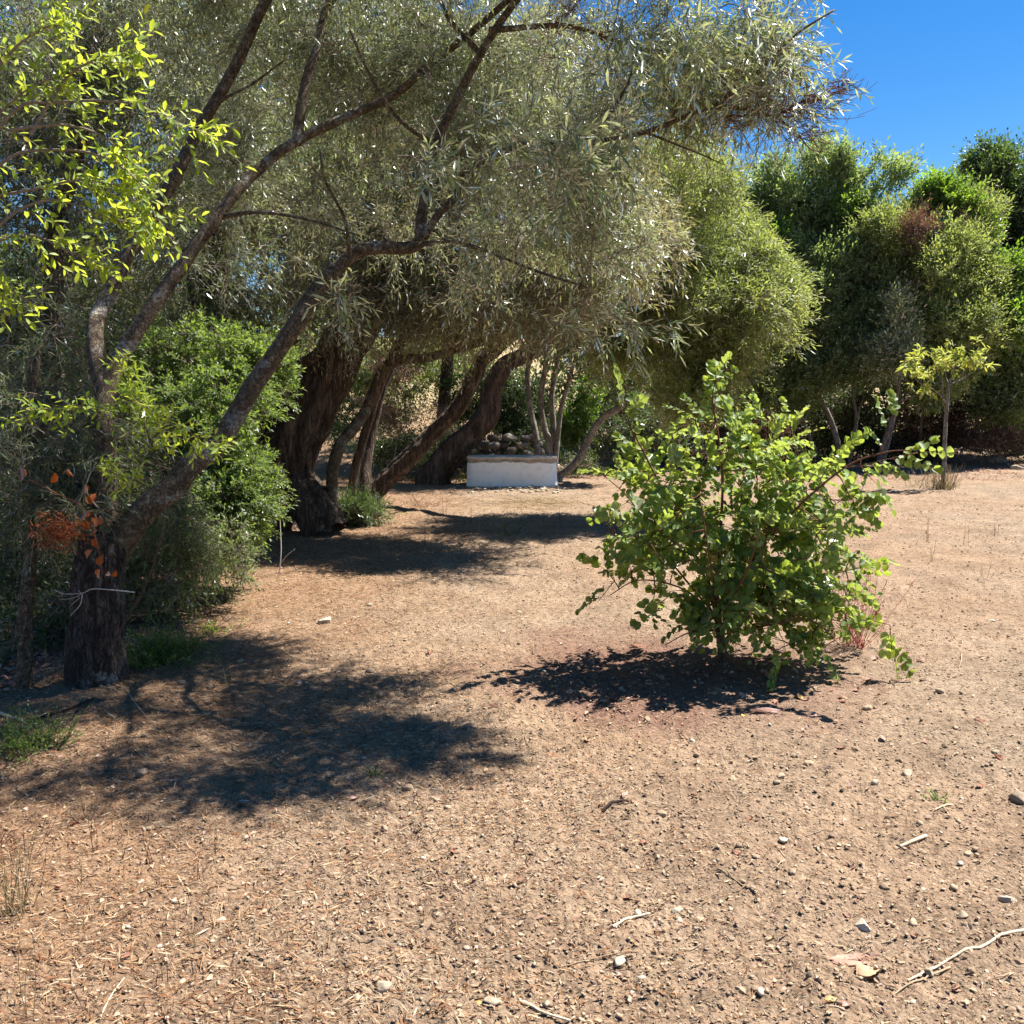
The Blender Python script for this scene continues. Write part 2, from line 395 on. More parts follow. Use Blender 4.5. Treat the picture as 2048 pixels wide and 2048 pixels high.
class MB:
    def __init__(self):
        self.v, self.q, self.t, self.rq, self.rt, self.n = [], [], [], [], [], 0

    def add(self, V, F, r=0.5):
        F = np.asarray(F, np.int64)
        V = np.asarray(V, float)
        r = np.broadcast_to(np.asarray(r, float), (len(F),))
        if F.shape[1] == 4:
            self.q.append(F + self.n); self.rq.append(r)
        else:
            self.t.append(F + self.n); self.rt.append(r)
        self.v.append(V); self.n += len(V)

    def addf(self, F, r, base):
        """more faces on vertices that were added from index base"""
        F = np.asarray(F, np.int64)
        r = np.broadcast_to(np.asarray(r, float), (len(F),))
        if F.shape[1] == 4:
            self.q.append(F + base); self.rq.append(r)
        else:
            self.t.append(F + base); self.rt.append(r)

    def mesh(self, name, m, smooth=False, off=(0, 0, 0)):
        V = np.concatenate(self.v) - np.asarray(off)
        me = bpy.data.meshes.new(name)
        me.vertices.add(len(V))
        me.vertices.foreach_set('co', V.astype(np.float32).ravel())
        q = np.concatenate(self.q) if self.q else np.zeros((0, 4), np.int64)
        t = np.concatenate(self.t) if self.t else np.zeros((0, 3), np.int64)
        loops = np.concatenate([q.ravel(), t.ravel()]).astype(np.int32)
        me.loops.add(len(loops)); me.loops.foreach_set('vertex_index', loops)
        nf = len(q) + len(t)
        me.polygons.add(nf)
        st = np.concatenate([np.arange(len(q)) * 4, len(q) * 4 + np.arange(len(t)) * 3]).astype(np.int32)
        me.polygons.foreach_set('loop_start', st)
        if smooth:
            me.polygons.foreach_set('use_smooth', np.ones(nf, bool))
        me.update(calc_edges=True)
        a = me.attributes.new('rnd', 'FLOAT', 'FACE')
        rr = np.concatenate((self.rq or [np.zeros(0)]) + (self.rt or [np.zeros(0)])).astype(np.float32)
        a.data.foreach_set('value', rr)
        me.materials.append(m)
        return me

    def build(self, name, m, parent=None, smooth=False):
        """link as one object; under a parent the vertices are stored relative to the parent's base"""
        off = tuple(parent['_base']) if parent is not None else (0, 0, 0)
        o = bpy.data.objects.new(name, self.mesh(name, m, smooth, off))
        C.objects.link(o)
        if parent is not None:
            o.parent = parent
        return o

def tag(o, label=None, cat=None, group=None, kind=None):
    for k, v in (('label', label), ('category', cat), ('group', group), ('kind', kind)):
        if v:
            o[k] = v
    return o

def thing(name, base, label, cat, group=None):
    o = bpy.data.objects.new(name, None)
    o.location = [float(b) for b in base]
    o['_base'] = [float(b) for b in base]
    o.empty_display_size = 0.1
    C.objects.link(o)
    return tag(o, label, cat, group)

def single(mb, name, m, base, label, cat, group=None, smooth=False, kind=None):
    """a top-level thing that is one mesh, its origin at its base"""
    o = bpy.data.objects.new(name, mb.mesh(name, m, smooth, base))
    o.location = [float(b) for b in base]
    C.objects.link(o)
    return tag(o, label, cat, group, kind)

def catmull(pts, per=6):
    p = np.asarray(pts, float)
    if len(p) < 3:
        t = np.linspace(0, 1, per + 1)[:, None]
        return p[0] * (1 - t) + p[-1] * t
    q = np.vstack([2 * p[0] - p[1], p, 2 * p[-1] - p[-2]])
    out = []
    for i in range(1, len(q) - 2):
        for k in range(per):
            t = k / per
            out.append(0.5 * ((2 * q[i]) + (-q[i - 1] + q[i + 1]) * t + (2 * q[i - 1] - 5 * q[i] + 4 * q[i + 1] - q[i + 2]) * t * t
                              + (-q[i - 1] + 3 * q[i] - 3 * q[i + 1] + q[i + 2]) * t ** 3))
    out.append(p[-1])
    return np.array(out)

def tube(mb, pts, radii, sides=8, rough=0.0, seed=0, r=0.5, cap=True, ridges=0):
    pts = np.asarray(pts, float)
    n = len(pts)
    radii = np.broadcast_to(np.asarray(radii, float), (n,))
    T = nrm(np.gradient(pts, axis=0))
    ref = np.array([0.3, 1.0, 0.1])
    if abs(np.dot(T[0], nrm(ref))) > 0.9:
        ref = np.array([1.0, 0.1, 0.2])
    U = nrm(np.cross(T, ref)); W = np.cross(T, U)
    a = np.linspace(0, 2 * math.pi, sides, endpoint=False)
    ring = U[:, None, :] * np.cos(a)[None, :, None] + W[:, None, :] * np.sin(a)[None, :, None]
    R = radii[:, None] * np.ones(sides)[None, :]
    if rough:
        X = pts[:, None, :] + ring * R[..., None]
        f = 2.2 / max(radii.max(), 0.02)
        nz = vnoise(X[..., 0] * f * .5, X[..., 1] * f * .5, X[..., 2] * f * 0.25, seed=seed) + 0.6 * vnoise(X[..., 0] * f * 1.6, X[..., 1] * f * 1.6, X[..., 2] * f * 0.5, seed=seed + 1)
        R = R * (1 + rough * nz)
        if ridges:
            s = np.cumsum(np.r_[0, np.linalg.norm(np.diff(pts, axis=0), axis=1)])
            R = R * (1 + 0.09 * np.sin(a[None, :] * ridges + 2.5 * np.sin(s * 2 + seed)[:, None]))
    V = (pts[:, None, :] + ring * R[..., None]).reshape(-1, 3)
    i = np.arange(n - 1)[:, None] * sides; j = np.arange(sides)[None, :]; k = (j + 1) % sides
    F = np.stack([i + j, i + k, i + sides + k, i + sides + j], -1).reshape(-1, 4)
    base = mb.n
    mb.add(V, F, r)
    if cap:
        mb.v.append(pts[-1:]); mb.n += 1
        l = (n - 1) * sides
        mb.addf(np.array([[l + m_, l + (m_ + 1) % sides, n * sides] for m_ in range(sides)]), r, base)

def thin_tubes(mb, P0, P1, P2, r0, r1, rv, segs=2):
    """many curved twigs at once: quadratic curves P0-P1-P2, three-sided"""
    n = len(P0)
    if n == 0:
        return
    T = nrm(P2 - P0)
    ref = np.where(np.abs(T[:, 2:3]) > 0.85, np.array([[1., 0, 0]]), np.array([[0, 0, 1.]]))
    U = nrm(np.cross(T, ref)); W = np.cross(T, U)
    ts = np.linspace(0, 1, segs + 1)
    rings = []
    for t in ts:
        c = (1 - t) ** 2 * P0 + 2 * t * (1 - t) * P1 + t * t * P2
        rr = (np.asarray(r0) * (1 - t) + np.asarray(r1) * t)
        rr = np.broadcast_to(rr, (n,))[:, None]
        for k in range(3):
            a = k * 2 * math.pi / 3
            rings.append(c + rr * (U * math.cos(a) + W * math.sin(a)))
    V = np.stack(rings, 1)
    nv = V.shape[1]
    F = []
    for s in range(segs):
        for k in range(3):
            F.append([s * 3 + k, s * 3 + (k + 1) % 3, s * 3 + 3 + (k + 1) % 3, s * 3 + 3 + k])
    F = np.array(F)[None] + (np.arange(n) * nv)[:, None, None]
    mb.add(V.reshape(-1, 3), F.reshape(-1, 4), np.repeat(rv, segs * 3))

def add_leaves(mb, B, D, N, L, W, rv, shape='rhomb', fold=0.25, droop=0.12):
    n = len(B)
    D = nrm(D); S = nrm(np.cross(D, N)); N = np.cross(S, D)
    L = np.broadcast_to(np.asarray(L, float), (n,))[:, None]; W = np.broadcast_to(np.asarray(W, float), (n,))[:, None]
    def pt(a, b, c=0.0):
        return B + D * L * a + S * W * b + N * (W * c - L * droop * a * a)
    if shape == 'rhomb':
        V = np.stack([pt(0, 0), pt(.5, .5, fold * .3), pt(1, 0), pt(.5, -.5, fold * .3)], 1)
        F = np.array([[0, 1, 2, 3]])
    elif shape == 'oval':
        V = np.stack([pt(0, 0), pt(.3, .38, fold * .4), pt(.68, .46, fold * .5), pt(1, 0), pt(.68, -.46, fold * .5), pt(.3, -.38, fold * .4)], 1)
        F = np.array([[0, 1, 2, 3], [0, 3, 4, 5]])
    elif shape == 'round':
        V = np.stack([pt(0, 0), pt(.12, .36, fold * .4), pt(.5, .52, fold * .5), pt(.86, .36, fold * .4), pt(.97, 0), pt(.86, -.36, fold * .4), pt(.5, -.52, fold * .5), pt(.12, -.36, fold * .4)], 1)
        F = None
    nv = V.shape[1]
    off = (np.arange(n) * nv)[:, None, None]
    base = mb.n
    if F is not None:
        mb.add(V.reshape(-1, 3), (F[None] + off).reshape(-1, 4), np.repeat(rv, len(F)))
    else:
        Q = np.array([[0, 1, 2, 3], [0, 5, 6, 7]]); T = np.array([[0, 3, 4], [0, 4, 5]])
        mb.add(V.reshape(-1, 3), (Q[None] + off).reshape(-1, 4), np.repeat(rv, 2))
        mb.addf((T[None] + off).reshape(-1, 3), np.repeat(rv, 2), base)

def unit_rand(n, r):
    v = r.normal(size=(n, 3))
    return nrm(v)

def sprays(leaf_mb, twig_mb, S, D, length, k, L, W, r, shape='rhomb', angle=0.75, droop=0.3, tw_r=0.0016, rv0=None, bend=0.12, curl=0.12):
    """leafy twigs: each starts at S, grows along D, bends down under its weight and carries k leaves"""
    n = len(S)
    if n == 0:
        return
    ln = length * (0.6 + 0.8 * r.rand(n))[:, None]
    P1 = S + D * ln * 0.5
    P2 = S + D * ln + np.array([0, 0, -1.0]) * droop * ln + unit_rand(n, r) * ln * bend
    if twig_mb is not None:
        thin_tubes(twig_mb, S, P1, P2, tw_r, tw_r * 0.45, r.rand(n))
    t = np.linspace(0.12, 1.0, k)[None, :] + (r.rand(n, k) - 0.5) * 0.5 / k
    t = np.clip(t, 0.05, 1.0)[..., None]
    B = (1 - t) ** 2 * S[:, None] + 2 * t * (1 - t) * P1[:, None] + t * t * P2[:, None]
    T = nrm(2 * (1 - t) * (P1 - S)[:, None] + 2 * t * (P2 - P1)[:, None])
    az0 = r.rand(n)[:, None] * 6.283
    az = az0 + np.arange(k)[None, :] * 2.4 + r.rand(n, k) * 0.7
    ref = np.array([0.13, 0.21, 0.97])
    U = nrm(np.cross(T, ref)); Wv = np.cross(T, U)
    rad_ = U * np.cos(az)[..., None] + Wv * np.sin(az)[..., None]
    ang = (angle * (0.7 + 0.6 * r.rand(n, k)))[..., None]
    ang = ang * np.where(t > 0.97, 0.3, 1.0)
    LD = nrm(T * np.cos(ang) + rad_ * np.sin(ang))
    up = nrm(np.array([0, 0, 1.0]) + 0.65 * r.normal(size=(n, k, 3)))
    N = np.cross(np.cross(LD, up), LD)
    N = nrm(N)
    rv = np.clip((rv0 if rv0 is not None else r.rand(n))[:, None] * 0.45 + r.rand(n, k) * 0.55, 0, 1)
    sz = 0.65 + 0.6 * r.rand(n, k)
    add_leaves(leaf_mb, B.reshape(-1, 3), LD.reshape(-1, 3), N.reshape(-1, 3), (L * sz).ravel(), (W * sz).ravel(), rv.ravel(), shape, droop=curl)

def in_blobs(blobs, n, r, thr=-0.35, nscale=1.1, seed=0):
    """n points inside the ellipsoids (px, py, d, rx, ry, rz), thinned by noise so that gaps open"""
    b = np.array([list(P(q[0], q[1], q[2])) + [q[3], q[4], q[5]] for q in blobs])
    w = (b[:, 3] * b[:, 4] * b[:, 5]) ** 0.8 * np.array([q[6] if len(q) > 6 else 1.0 for q in blobs])
    out = np.zeros((0, 3))
    while len(out) < n:
        i = r.choice(len(b), n * 2, p=w / w.sum())
        v = unit_rand(n * 2, r) * (r.rand(n * 2)[:, None] ** 0.38)
        p = b[i, :3] + v * b[i, 3:]
        k = vnoise(p[:, 0] * nscale, p[:, 1] * nscale, p[:, 2] * nscale, seed=seed) > thr
        k &= p[:, 2] > H(p[:, 0], p[:, 1]) + 0.05
        out = np.vstack([out, p[k]])
    return out[:n]

TRI = [0]
def plant(name, label, cat, limbs, blobs, leaf, bark, n=150, R=0.35, n2=6, n3=4, k=10, L=0.06, W=0.012, shape='rhomb', seed=1, spray=0.22,
          twig=M_TWIG, thr=-0.35, nscale=1.1, droop=0.3, angle=0.75, group=None, twigs_on=True, fine=True, base=None, extra=None, l1=0.010, bare=0,
          outward=0.0, reach=1.6, sides=14, tw_r=0.0016, rough=0.16, ridges=0, crown_name='crown', rootflare=0.0):
    """a tree or shrub: trunk and main limbs along given courses, boughs grown out to foliage clusters, twigs and leaves"""
    r = RS(seed)
    limb_pts = []
    for nm, course, r0, r1 in limbs:
        pts = np.array([P(*c) if len(c) == 3 else np.array(c[:3]) for c in course])
        limb_pts.append(pts)
    if base is None:
        b0 = limb_pts[0][0].copy() if limb_pts else P(*blobs[0][:3])
        b0[2] = float(H(b0[0], b0[1]))
        base = b0
    root = thing(name, base, label, cat, group)
    nodes, first = [], True
    for (nm, course, r0, r1), pts in zip(limbs, limb_pts):
        if first and rootflare >= 0:
            pts = np.vstack([[pts[0][0], pts[0][1], float(H(pts[0][0], pts[0][1])) - 0.12], pts]) if pts[0][2] > H(pts[0][0], pts[0][1]) - 0.05 else pts
        cv = catmull(pts, 7)
        wob = np.stack([vnoise(np.arange(len(cv)) * 0.2, np.full(len(cv), seed * 3.1 + q), seed=17) for q in (1, 7, 13)], 1)
        u = np.linspace(0, 1, len(cv))
        rr = r0 + (r1 - r0) * u ** 0.7
        cv = cv + wob * rr[:, None] * (0.12 if r0 > .1 else 0.3) * np.clip(u * 6, 0, 1)[:, None]
        if first and rootflare > 0:
            hgt = cv[:, 2] - cv[0, 2]
            rr = rr * (1 + rootflare * np.exp(-hgt / (r0 * 1.4)))
        mb = MB()
        big = r0 > 0.1
        s_ = 48 if (big and fine) else sides
        if big and fine:
            cv2 = catmull(cv, 4); rr2 = np.interp(np.linspace(0, 1, len(cv2)), np.linspace(0, 1, len(rr)), rr)
        else:
            cv2, rr2 = cv, rr
        tube(mb, cv2, rr2, s_, rough if big else rough * 0.7, seed=seed * 5, ridges=ridges if big else 0)
        mb.build(nm, bark, root, True)
        nodes.append(np.c_[cv[len(cv) // 5 if first else 1:], rr[len(cv) // 5 if first else 1:]])
        first = False
    if not blobs:
        return root
    cen = in_blobs(blobs, n, r, thr, nscale, seed)
    if nodes:
        nodes = np.vstack(nodes)
    else:
        nodes = np.array([[base[0], base[1], base[2] + 0.02, 0.02]])
    order = np.argsort(np.min(np.linalg.norm(cen[:, None] - nodes[None, ::2, :3], axis=2), axis=1))
    cen = cen[order]
    boughs = MB()
    A, Bq, Cq = [], [], []
    npos = nodes[:, :3].copy(); nrad = nodes[:, 3].copy()
    nb = MB()
    for c in cen:
        dv = np.linalg.norm(npos - c, axis=1)
        pen = dv + np.maximum(0, npos[:, 2] - c[2]) * 0.4
        i = int(np.argmin(pen))
        s = npos[i]; ln = dv[i]
        mid = (s + c) / 2 + np.array([0, 0, 0.14 * ln]) + r.normal(size=3) * 0.07 * ln
        r0 = min(nrad[i] * 0.75, l1 * (0.45 + ln))
        t = np.linspace(0, 1, 5)[:, None]
        pts = (1 - t) ** 2 * s + 2 * t * (1 - t) * mid + t * t * c
        jig = r.normal(size=pts.shape) * 0.03 * ln; jig[0] = 0; jig[-1] = 0
        pts = pts + jig
        rr = np.linspace(r0, max(r0 * 0.35, 0.0015), 5)
        tube(nb, pts, rr, 4 if l1 < 0.012 else 5, r=r.rand(), cap=False)
        npos = np.vstack([npos, pts[1:]]); nrad = np.r_[nrad, rr[1:]]
        A.append(pts[2]); Bq.append(pts[3]); Cq.append(pts[4])
    A, Bq, Cq = map(np.array, (A, Bq, Cq))
    m = len(cen)
    leafm, twm = MB(), MB()
    # second order: branchlets filling the cluster
    t = r.rand(m, n2)[..., None]
    S2 = (A[:, None] * (1 - t) ** 2 + 2 * t * (1 - t) * Bq[:, None] + t * t * Cq[:, None]).reshape(-1, 3)
    cc = np.repeat(cen, n2, 0)
    E2 = cc + unit_rand(m * n2, r) * (r.rand(m * n2)[:, None] ** 0.5) * R
    E2[:, 2] -= droop * R * 0.5
    g = H(E2[:, 0], E2[:, 1]) + 0.03
    E2[:, 2] = np.maximum(E2[:, 2], g)
    M2 = (S2 + E2) / 2 + unit_rand(m * n2, r) * R * 0.25 + np.array([0, 0, R * 0.15])
    if twigs_on:
        thin_tubes(twm, S2, M2, E2, 0.0032 * tw_r / 0.0016, 0.0014 * tw_r / 0.0016, r.rand(m * n2), 3)
    if bare:
        nb_ = m * bare
        i = r.randint(0, m * n2, nb_)
        u = r.rand(nb_)[:, None]
        s = M2[i] * (1 - u) + E2[i] * u
        e = s + unit_rand(nb_, r) * R * (0.4 + 0.6 * r.rand(nb_)[:, None])
        e[:, 2] = np.maximum(e[:, 2], H(e[:, 0], e[:, 1]) + 0.01)
        thin_tubes(twm, s, (s + e) / 2 + unit_rand(nb_, r) * R * 0.15, e, tw_r * 1.2, tw_r * 0.5, r.rand(nb_))
    # third order: leafy sprays
    t = (0.25 + 0.75 * r.rand(m * n2, n3))[..., None]
    S3 = ((1 - t) ** 2 * S2[:, None] + 2 * t * (1 - t) * M2[:, None] + t * t * E2[:, None]).reshape(-1, 3)
    T3 = nrm(2 * (1 - t) * (M2 - S2)[:, None] + 2 * t * (E2 - M2)[:, None]).reshape(-1, 3)
    D3 = nrm(T3 * 0.8 + unit_rand(len(T3), r) * 0.85 + np.array([0, 0, 0.18]) + outward * nrm(S3 - cen.mean(0)))
    sprays(leafm, twm if (twigs_on and fine) else None, S3, D3, spray, k, L, W, r, shape, angle, droop, tw_r)
    nb.build('branches', twig, root, True)['kind'] = 'stuff'
    if twm.n:
        twm.build('twigs', twig, root)['kind'] = 'stuff'
    leafm.build(crown_name, leaf, root)['kind'] = 'stuff'
    return root

# ------------------------------------------------------------------ ground: one sheet, fine where it is near
def build_ground():
    radii = [0.0]
    rr = 0.6
    while rr < 500:
        radii.append(rr)
        rr *= 1.0125 if 1.9 < rr < 24 else 1.07
    radii = np.array(radii[1:])
    ang = np.r_[np.linspace(-180, -40, 36, endpoint=False), np.linspace(-40, 40, 640, endpoint=False), np.linspace(40, 180, 36, endpoint=False)]
    a = np.radians(ang)
    X = radii[:, None] * np.sin(a)[None]; Y = radii[:, None] * np.cos(a)[None]
    Z = H(X, Y) + np.where((Y > 0.5), micro(X, Y), 0)
    V = np.stack([X, Y, Z], -1).reshape(-1, 3)
    na = len(a); nr = len(radii)
    i = np.arange(nr - 1)[:, None] * na; j = np.arange(na)[None]; k = (j + 1) % na
    F = np.stack([i + j, i + na + j, i + na + k, i + k], -1).reshape(-1, 4)[:, ::-1]
    mb = MB(); mb.add(V, F)
    mb.v.append(np.array([[0, 0, float(H(0, 0))]])); mb.n += 1
    mb.addf([[q, (q + 1) % na, nr * na] for q in range(na)], 0.5, 0)
    o = mb.build('ground', M_SOIL, None, True)
    tag(o, 'dry tan soil clearing strewn with leaf litter, rising to a straw hillside', None, None, 'structure')
build_ground()

# ------------------------------------------------------------------ the white well head and the dry stone wall behind it
def build_well():
    f = G(1024, 974)
    cx, cy, a, b, h = 0.0, f[1] + 0.36, 0.835, 0.36, 0.545
    z0 = float(H(cx, f[1]))
    root = thing('well_head', (cx, cy, z0), 'low white limewashed well head with a worn bare cement top', 'well')
    n = 160
    th = np.linspace(0, 2 * math.pi, n, endpoint=False)
    c, s = np.cos(th), np.sin(th)
    ex = 0.42
    px_, py_ = np.sign(c) * np.abs(c) ** ex, np.sign(s) * np.abs(s) ** ex
    def ring(k, z, wob=0.006):
        q = 1 + wob * vnoise(px_ * 4 + z * 3, py_ * 4, seed=31)
        return np.stack([cx + px_ * a * k * q, cy + py_ * b * k * q, np.full(n, z) + z0 + 0.006 * vnoise(px_ * 3, py_ * 3, seed=33)], 1)
    def skin(mb, rings, capz=None):
        V = np.concatenate(rings); m_ = len(rings)
        i = np.arange(m_ - 1)[:, None] * n; j = np.arange(n)[None]; k = (j + 1) % n
        base = mb.n
        mb.add(V, np.stack([i + j, i + k, i + n + k, i + n + j], -1).reshape(-1, 4))
        if capz is not None:
            mb.v.append(np.array([[cx, cy, z0 + capz]])); mb.n += 1
            l = (m_ - 1) * n
            mb.addf([[l + q, l + (q + 1) % n, m_ * n] for q in range(n)], 0.5, base)
    mb = MB()
    skin(mb, [ring(1.035, -0.15)] + [ring(1.03 - 0.035 * (z / h) ** 0.6, z) for z in np.linspace(0.0, h, 14)])
    m, nt, out = mat('limewash_over_cement')
    tc = node(nt, 'ShaderNodeTexCoord'); sp = node(nt, 'ShaderNodeSeparateXYZ'); nt.links.new(tc.outputs['Object'], sp.inputs[0])
    n1 = node(nt, 'ShaderNodeTexNoise'); n1.inputs['Scale'].default_value = 2.4; n1.inputs['Detail'].default_value = 5
    n2 = node(nt, 'ShaderNodeTexNoise'); n2.inputs['Scale'].default_value = 9; n2.inputs['Detail'].default_value = 8
    n3 = node(nt, 'ShaderNodeTexNoise'); n3.inputs['Scale'].default_value = 60; n3.inputs['Detail'].default_value = 4
    for q in (n1, n2, n3):
        nt.links.new(tc.outputs['Object'], q.inputs['Vector'])
    e = node(nt, 'ShaderNodeMath', operation='MULTIPLY_ADD', i_1=0.14); nt.links.new(n1.outputs['Fac'], e.inputs[0]); nt.links.new(sp.outputs[2], e.inputs[2])
    e2 = node(nt, 'ShaderNodeMath', operation='MULTIPLY_ADD', i_1=0.05); nt.links.new(n2.outputs['Fac'], e2.inputs[0]); nt.links.new(e.outputs[0], e2.inputs[2])
    top = ramp(nt, [(0.535, (0, 0, 0)), (0.548, (1, 1, 1))], e2.outputs[0])
    cem = ramp(nt, [(0.35, (0.2, 0.155, 0.11)), (0.6, (0.36, 0.30, 0.23))], n2.outputs['Fac'])
    paint = ramp(nt, [(0.3, (0.74, 0.72, 0.69)), (0.45, (0.84, 0.83, 0.82)), (0.7, (0.86, 0.85, 0.84))], n2.outputs['Fac'])
    lowd = node(nt, 'ShaderNodeMapRange'); lowd.inputs[1].default_value = 0.0; lowd.inputs[2].default_value = 0.07
    nt.links.new(sp.outputs[2], lowd.inputs[0])
    st = node(nt, 'ShaderNodeMath', operation='SUBTRACT'); nt.links.new(n2.outputs['Fac'], st.inputs[0]); nt.links.new(lowd.outputs[0], st.inputs[1])
    sr = ramp(nt, [(0.3, (0, 0, 0)), (0.42, (0.7, 0.7, 0.7))], st.outputs[0])
    col = mixc(nt, sr.outputs[0], paint.outputs[0], (0.22, 0.17, 0.12))
    col = mixc(nt, top.outputs[0], col, cem.outputs[0])
    p = node(nt, 'ShaderNodeBsdfPrincipled'); nt.links.new(col, p.inputs['Base Color']); p.inputs['Roughness'].default_value = 0.85
    bp = node(nt, 'ShaderNodeBump'); bp.inputs['Strength'].default_value = 0.5; bp.inputs['Distance'].default_value = 0.02
    hh = node(nt, 'ShaderNodeMath', operation='MULTIPLY_ADD', i_1=0.3); nt.links.new(n3.outputs['Fac'], hh.inputs[0]); nt.links.new(n2.outputs['Fac'], hh.inputs[2])
    nt.links.new(hh.outputs[0], bp.inputs['Height']); nt.links.new(bp.outputs[0], p.inputs['Normal']); nt.links.new(p.outputs[0], out.inputs[0])
    mb.build('wall', m, root, True)
    mb = MB()
    skin(mb, [ring(1.004, h - 0.035), ring(1.010, h - 0.032), ring(1.012, h + 0.004), ring(1.0, h + 0.010), ring(0.8, h + 0.014), ring(0.5, h + 0.016)], h + 0.018)
    cm = rnd_mat('worn_cement', [(0, (0.52, 0.45, 0.37)), (1, (0.52, 0.45, 0.37))], 0.9, 0.6, 0, 9)
    mb.build('cement_top', cm, root, False)
    return f[1]

def ico(sub=1):
    import bmesh
    bm = bmesh.new()
    bmesh.ops.create_icosphere(bm, subdivisions=sub, radius=1.0)
    V = np.array([v.co[:] for v in bm.verts]); F = np.array([[v.index for v in f.verts] for f in bm.faces])
    bm.free()
    return V, F
ICO = {k: ico(k) for k in (1, 2, 3)}

def stone_verts(size, r, sub=2, flat=1.0):
    V, F = ICO[sub]
    V = V.copy()
    for _ in range(9):
        n = nrm(r.normal(size=3) * np.array([1, 1, 1.3])); o = 0.52 + 0.3 * r.rand()
        d = V @ n
        V = V - n * np.maximum(0, d - o)[:, None]
    V = V / np.abs(V).max(0)
    V += 0.03 * r.normal(size=V.shape)
    a = r.rand() * 6.28
    V = V * np.asarray(size) * 0.5
    R = np.array([[math.cos(a), -math.sin(a), 0], [math.sin(a), math.cos(a), 0], [0, 0, 1]])
    return V @ R.T, F

def build_drywall(yw):
    r = RS(5)
    b = P(1010, 905, 18.9); b[2] = float(H(b[0], 18.9))
    root = thing('dry_stone_wall', b, 'low heap wall of grey rounded field stones in shade behind the white well', 'stone wall')
    rows = [(954, [910, 938, 966, 994, 1022, 1050, 1078]), (915, [905, 930, 957, 985, 1012, 1040, 1068, 1094]), (902, [915, 943, 972, 998, 1024, 1055, 1082]), (889, [930, 960, 984, 1012, 1040, 1070]), (876, [962, 990, 1018, 1046, 1068]),
            (928, [900, 925, 950, 980, 1005, 1033, 1060, 1090]), (941, [910, 938, 966, 994, 1022, 1050, 1078])]
    first = None
    for y, xs in rows:
        for x in xs:
            c = P(x + r.randint(-4, 4), y + r.randint(-2, 3), 18.8 + 0.15 * r.randn())
            c[2] -= 0.02
            V, F = stone_verts((0.25 + 0.11 * r.rand(), 0.25, 0.17 + 0.05 * r.rand()), r, 2)
            mb = MB(); mb.add(V + c, F, r.rand())
            mb.build('stone', M_STONE_GREY, root)

yw = build_well()
build_drywall(yw)

# ------------------------------------------------------------------ the near olive that overhangs the clearing
olive_limbs = [
    ('trunk', [(198, 1400, 4.95), (196, 1330, 4.95), (194, 1240, 4.95), (198, 1150, 4.95), (212, 1070, 4.98)], 0.150, 0.125),
    ('branch', [(215, 1130, 5.0), (265, 1055, 5.0), (330, 985, 5.05), (395, 925, 5.15), (450, 865, 5.3), (505, 775, 5.4), (560, 690, 5.5), (625, 598, 5.6), (680, 530, 5.7), (740, 496, 5.8),
                (830, 492, 5.8), (846, 430, 5.8), (862, 350, 5.75), (880, 270, 5.7), (930, 165, 5.6), (990, 60, 5.5), (1050, -20, 5.4), (1130, -140, 5.2)], 0.088, 0.016),
    ('branch', [(212, 1100, 5.0), (218, 1030, 5.02), (212, 930, 5.08), (208, 830, 5.15), (222, 750, 5.25), (262, 680, 5.35), (325, 580, 5.5), (385, 505, 5.6), (440, 425, 5.7), (510, 345, 5.9),
                (580, 290, 6.0), (690, 235, 6.1), (785, 190, 6.1), (870, 122, 6.0), (960, 50, 5.9), (1060, -40, 5.7)], 0.072, 0.018),
    ('branch', [(210, 790, 5.2), (192, 690, 5.35), (210, 600, 5.6), (262, 505, 5.85), (335, 380, 6.0), (400, 255, 6.2), (462, 145, 6.3), (520, 30, 6.3), (600, -120, 6.3)], 0.055, 0.032),
    ('branch', [(838, 490, 5.8), (870, 440, 5.7), (905, 400, 5.6), (945, 335, 5.4), (1040, 290, 5.1), (1160, 287, 4.9), (1290, 264, 4.8), (1430, 214, 4.7), (1556, 234, 4.6)], 0.03, 0.009),
    ('branch', [(1550, 233, 4.6), (1600, 205, 4.55), (1660, 180, 4.5)], 0.008, 0.002),
    ('branch', [(1550, 234, 4.6), (1590, 262, 4.6), (1622, 298, 4.6), (1668, 306, 4.6)], 0.006, 0.0015),
    ('branch', [(980, 60, 5.5), (1130, 52, 5.3), (1240, 85, 5.1), (1330, 112, 4.9)], 0.02, 0.006),
    ('branch', [(1430, 214, 4.7), (1520, 140, 4.6), (1590, 70, 4.5), (1670, 20, 4.5)], 0.014, 0.004),
    ('branch', [(825, 492, 5.8), (900, 482, 5.7), (980, 505, 5.5), (1080, 545, 5.3), (1180, 575, 5.2)], 0.02, 0.005),
    ('branch', [(592, 288, 6.0), (606, 200, 6.05), (632, 100, 6.15), (655, 20, 6.2), (690, -60, 6.2)], 0.036, 0.026),
    ('branch', [(445, 432, 5.7), (520, 425, 5.65), (620, 440, 5.55), (720, 472, 5.4)], .018, .005),
    ('branch', [(872, 290, 5.7), (800, 240, 5.6), (740, 150, 5.5), (700, 60, 5.4)], .018, .006),
    ('branch', [(962, 108, 5.6), (900, 40, 5.5), (870, -30, 5.4)], .02, .01),
    ('branch', [(402, 252, 6.2), (440, 205, 6), (500, 170, 5.8), (570, 120, 5.7)], .015, .005),
    ('branch', [(1160, 287, 4.9), (1220, 230, 4.8), (1262, 150, 4.7), (1280, 60, 4.7)], .012, .004),
    ('branch', [(1290, 264, 4.8), (1380, 300, 4.75), (1450, 330, 4.7)], .008, .0025),
    ('branch', [(700, 515, 5.7), (690, 440, 5.6), (650, 360, 5.5), (640, 300, 5.5)], .014, .005),
]
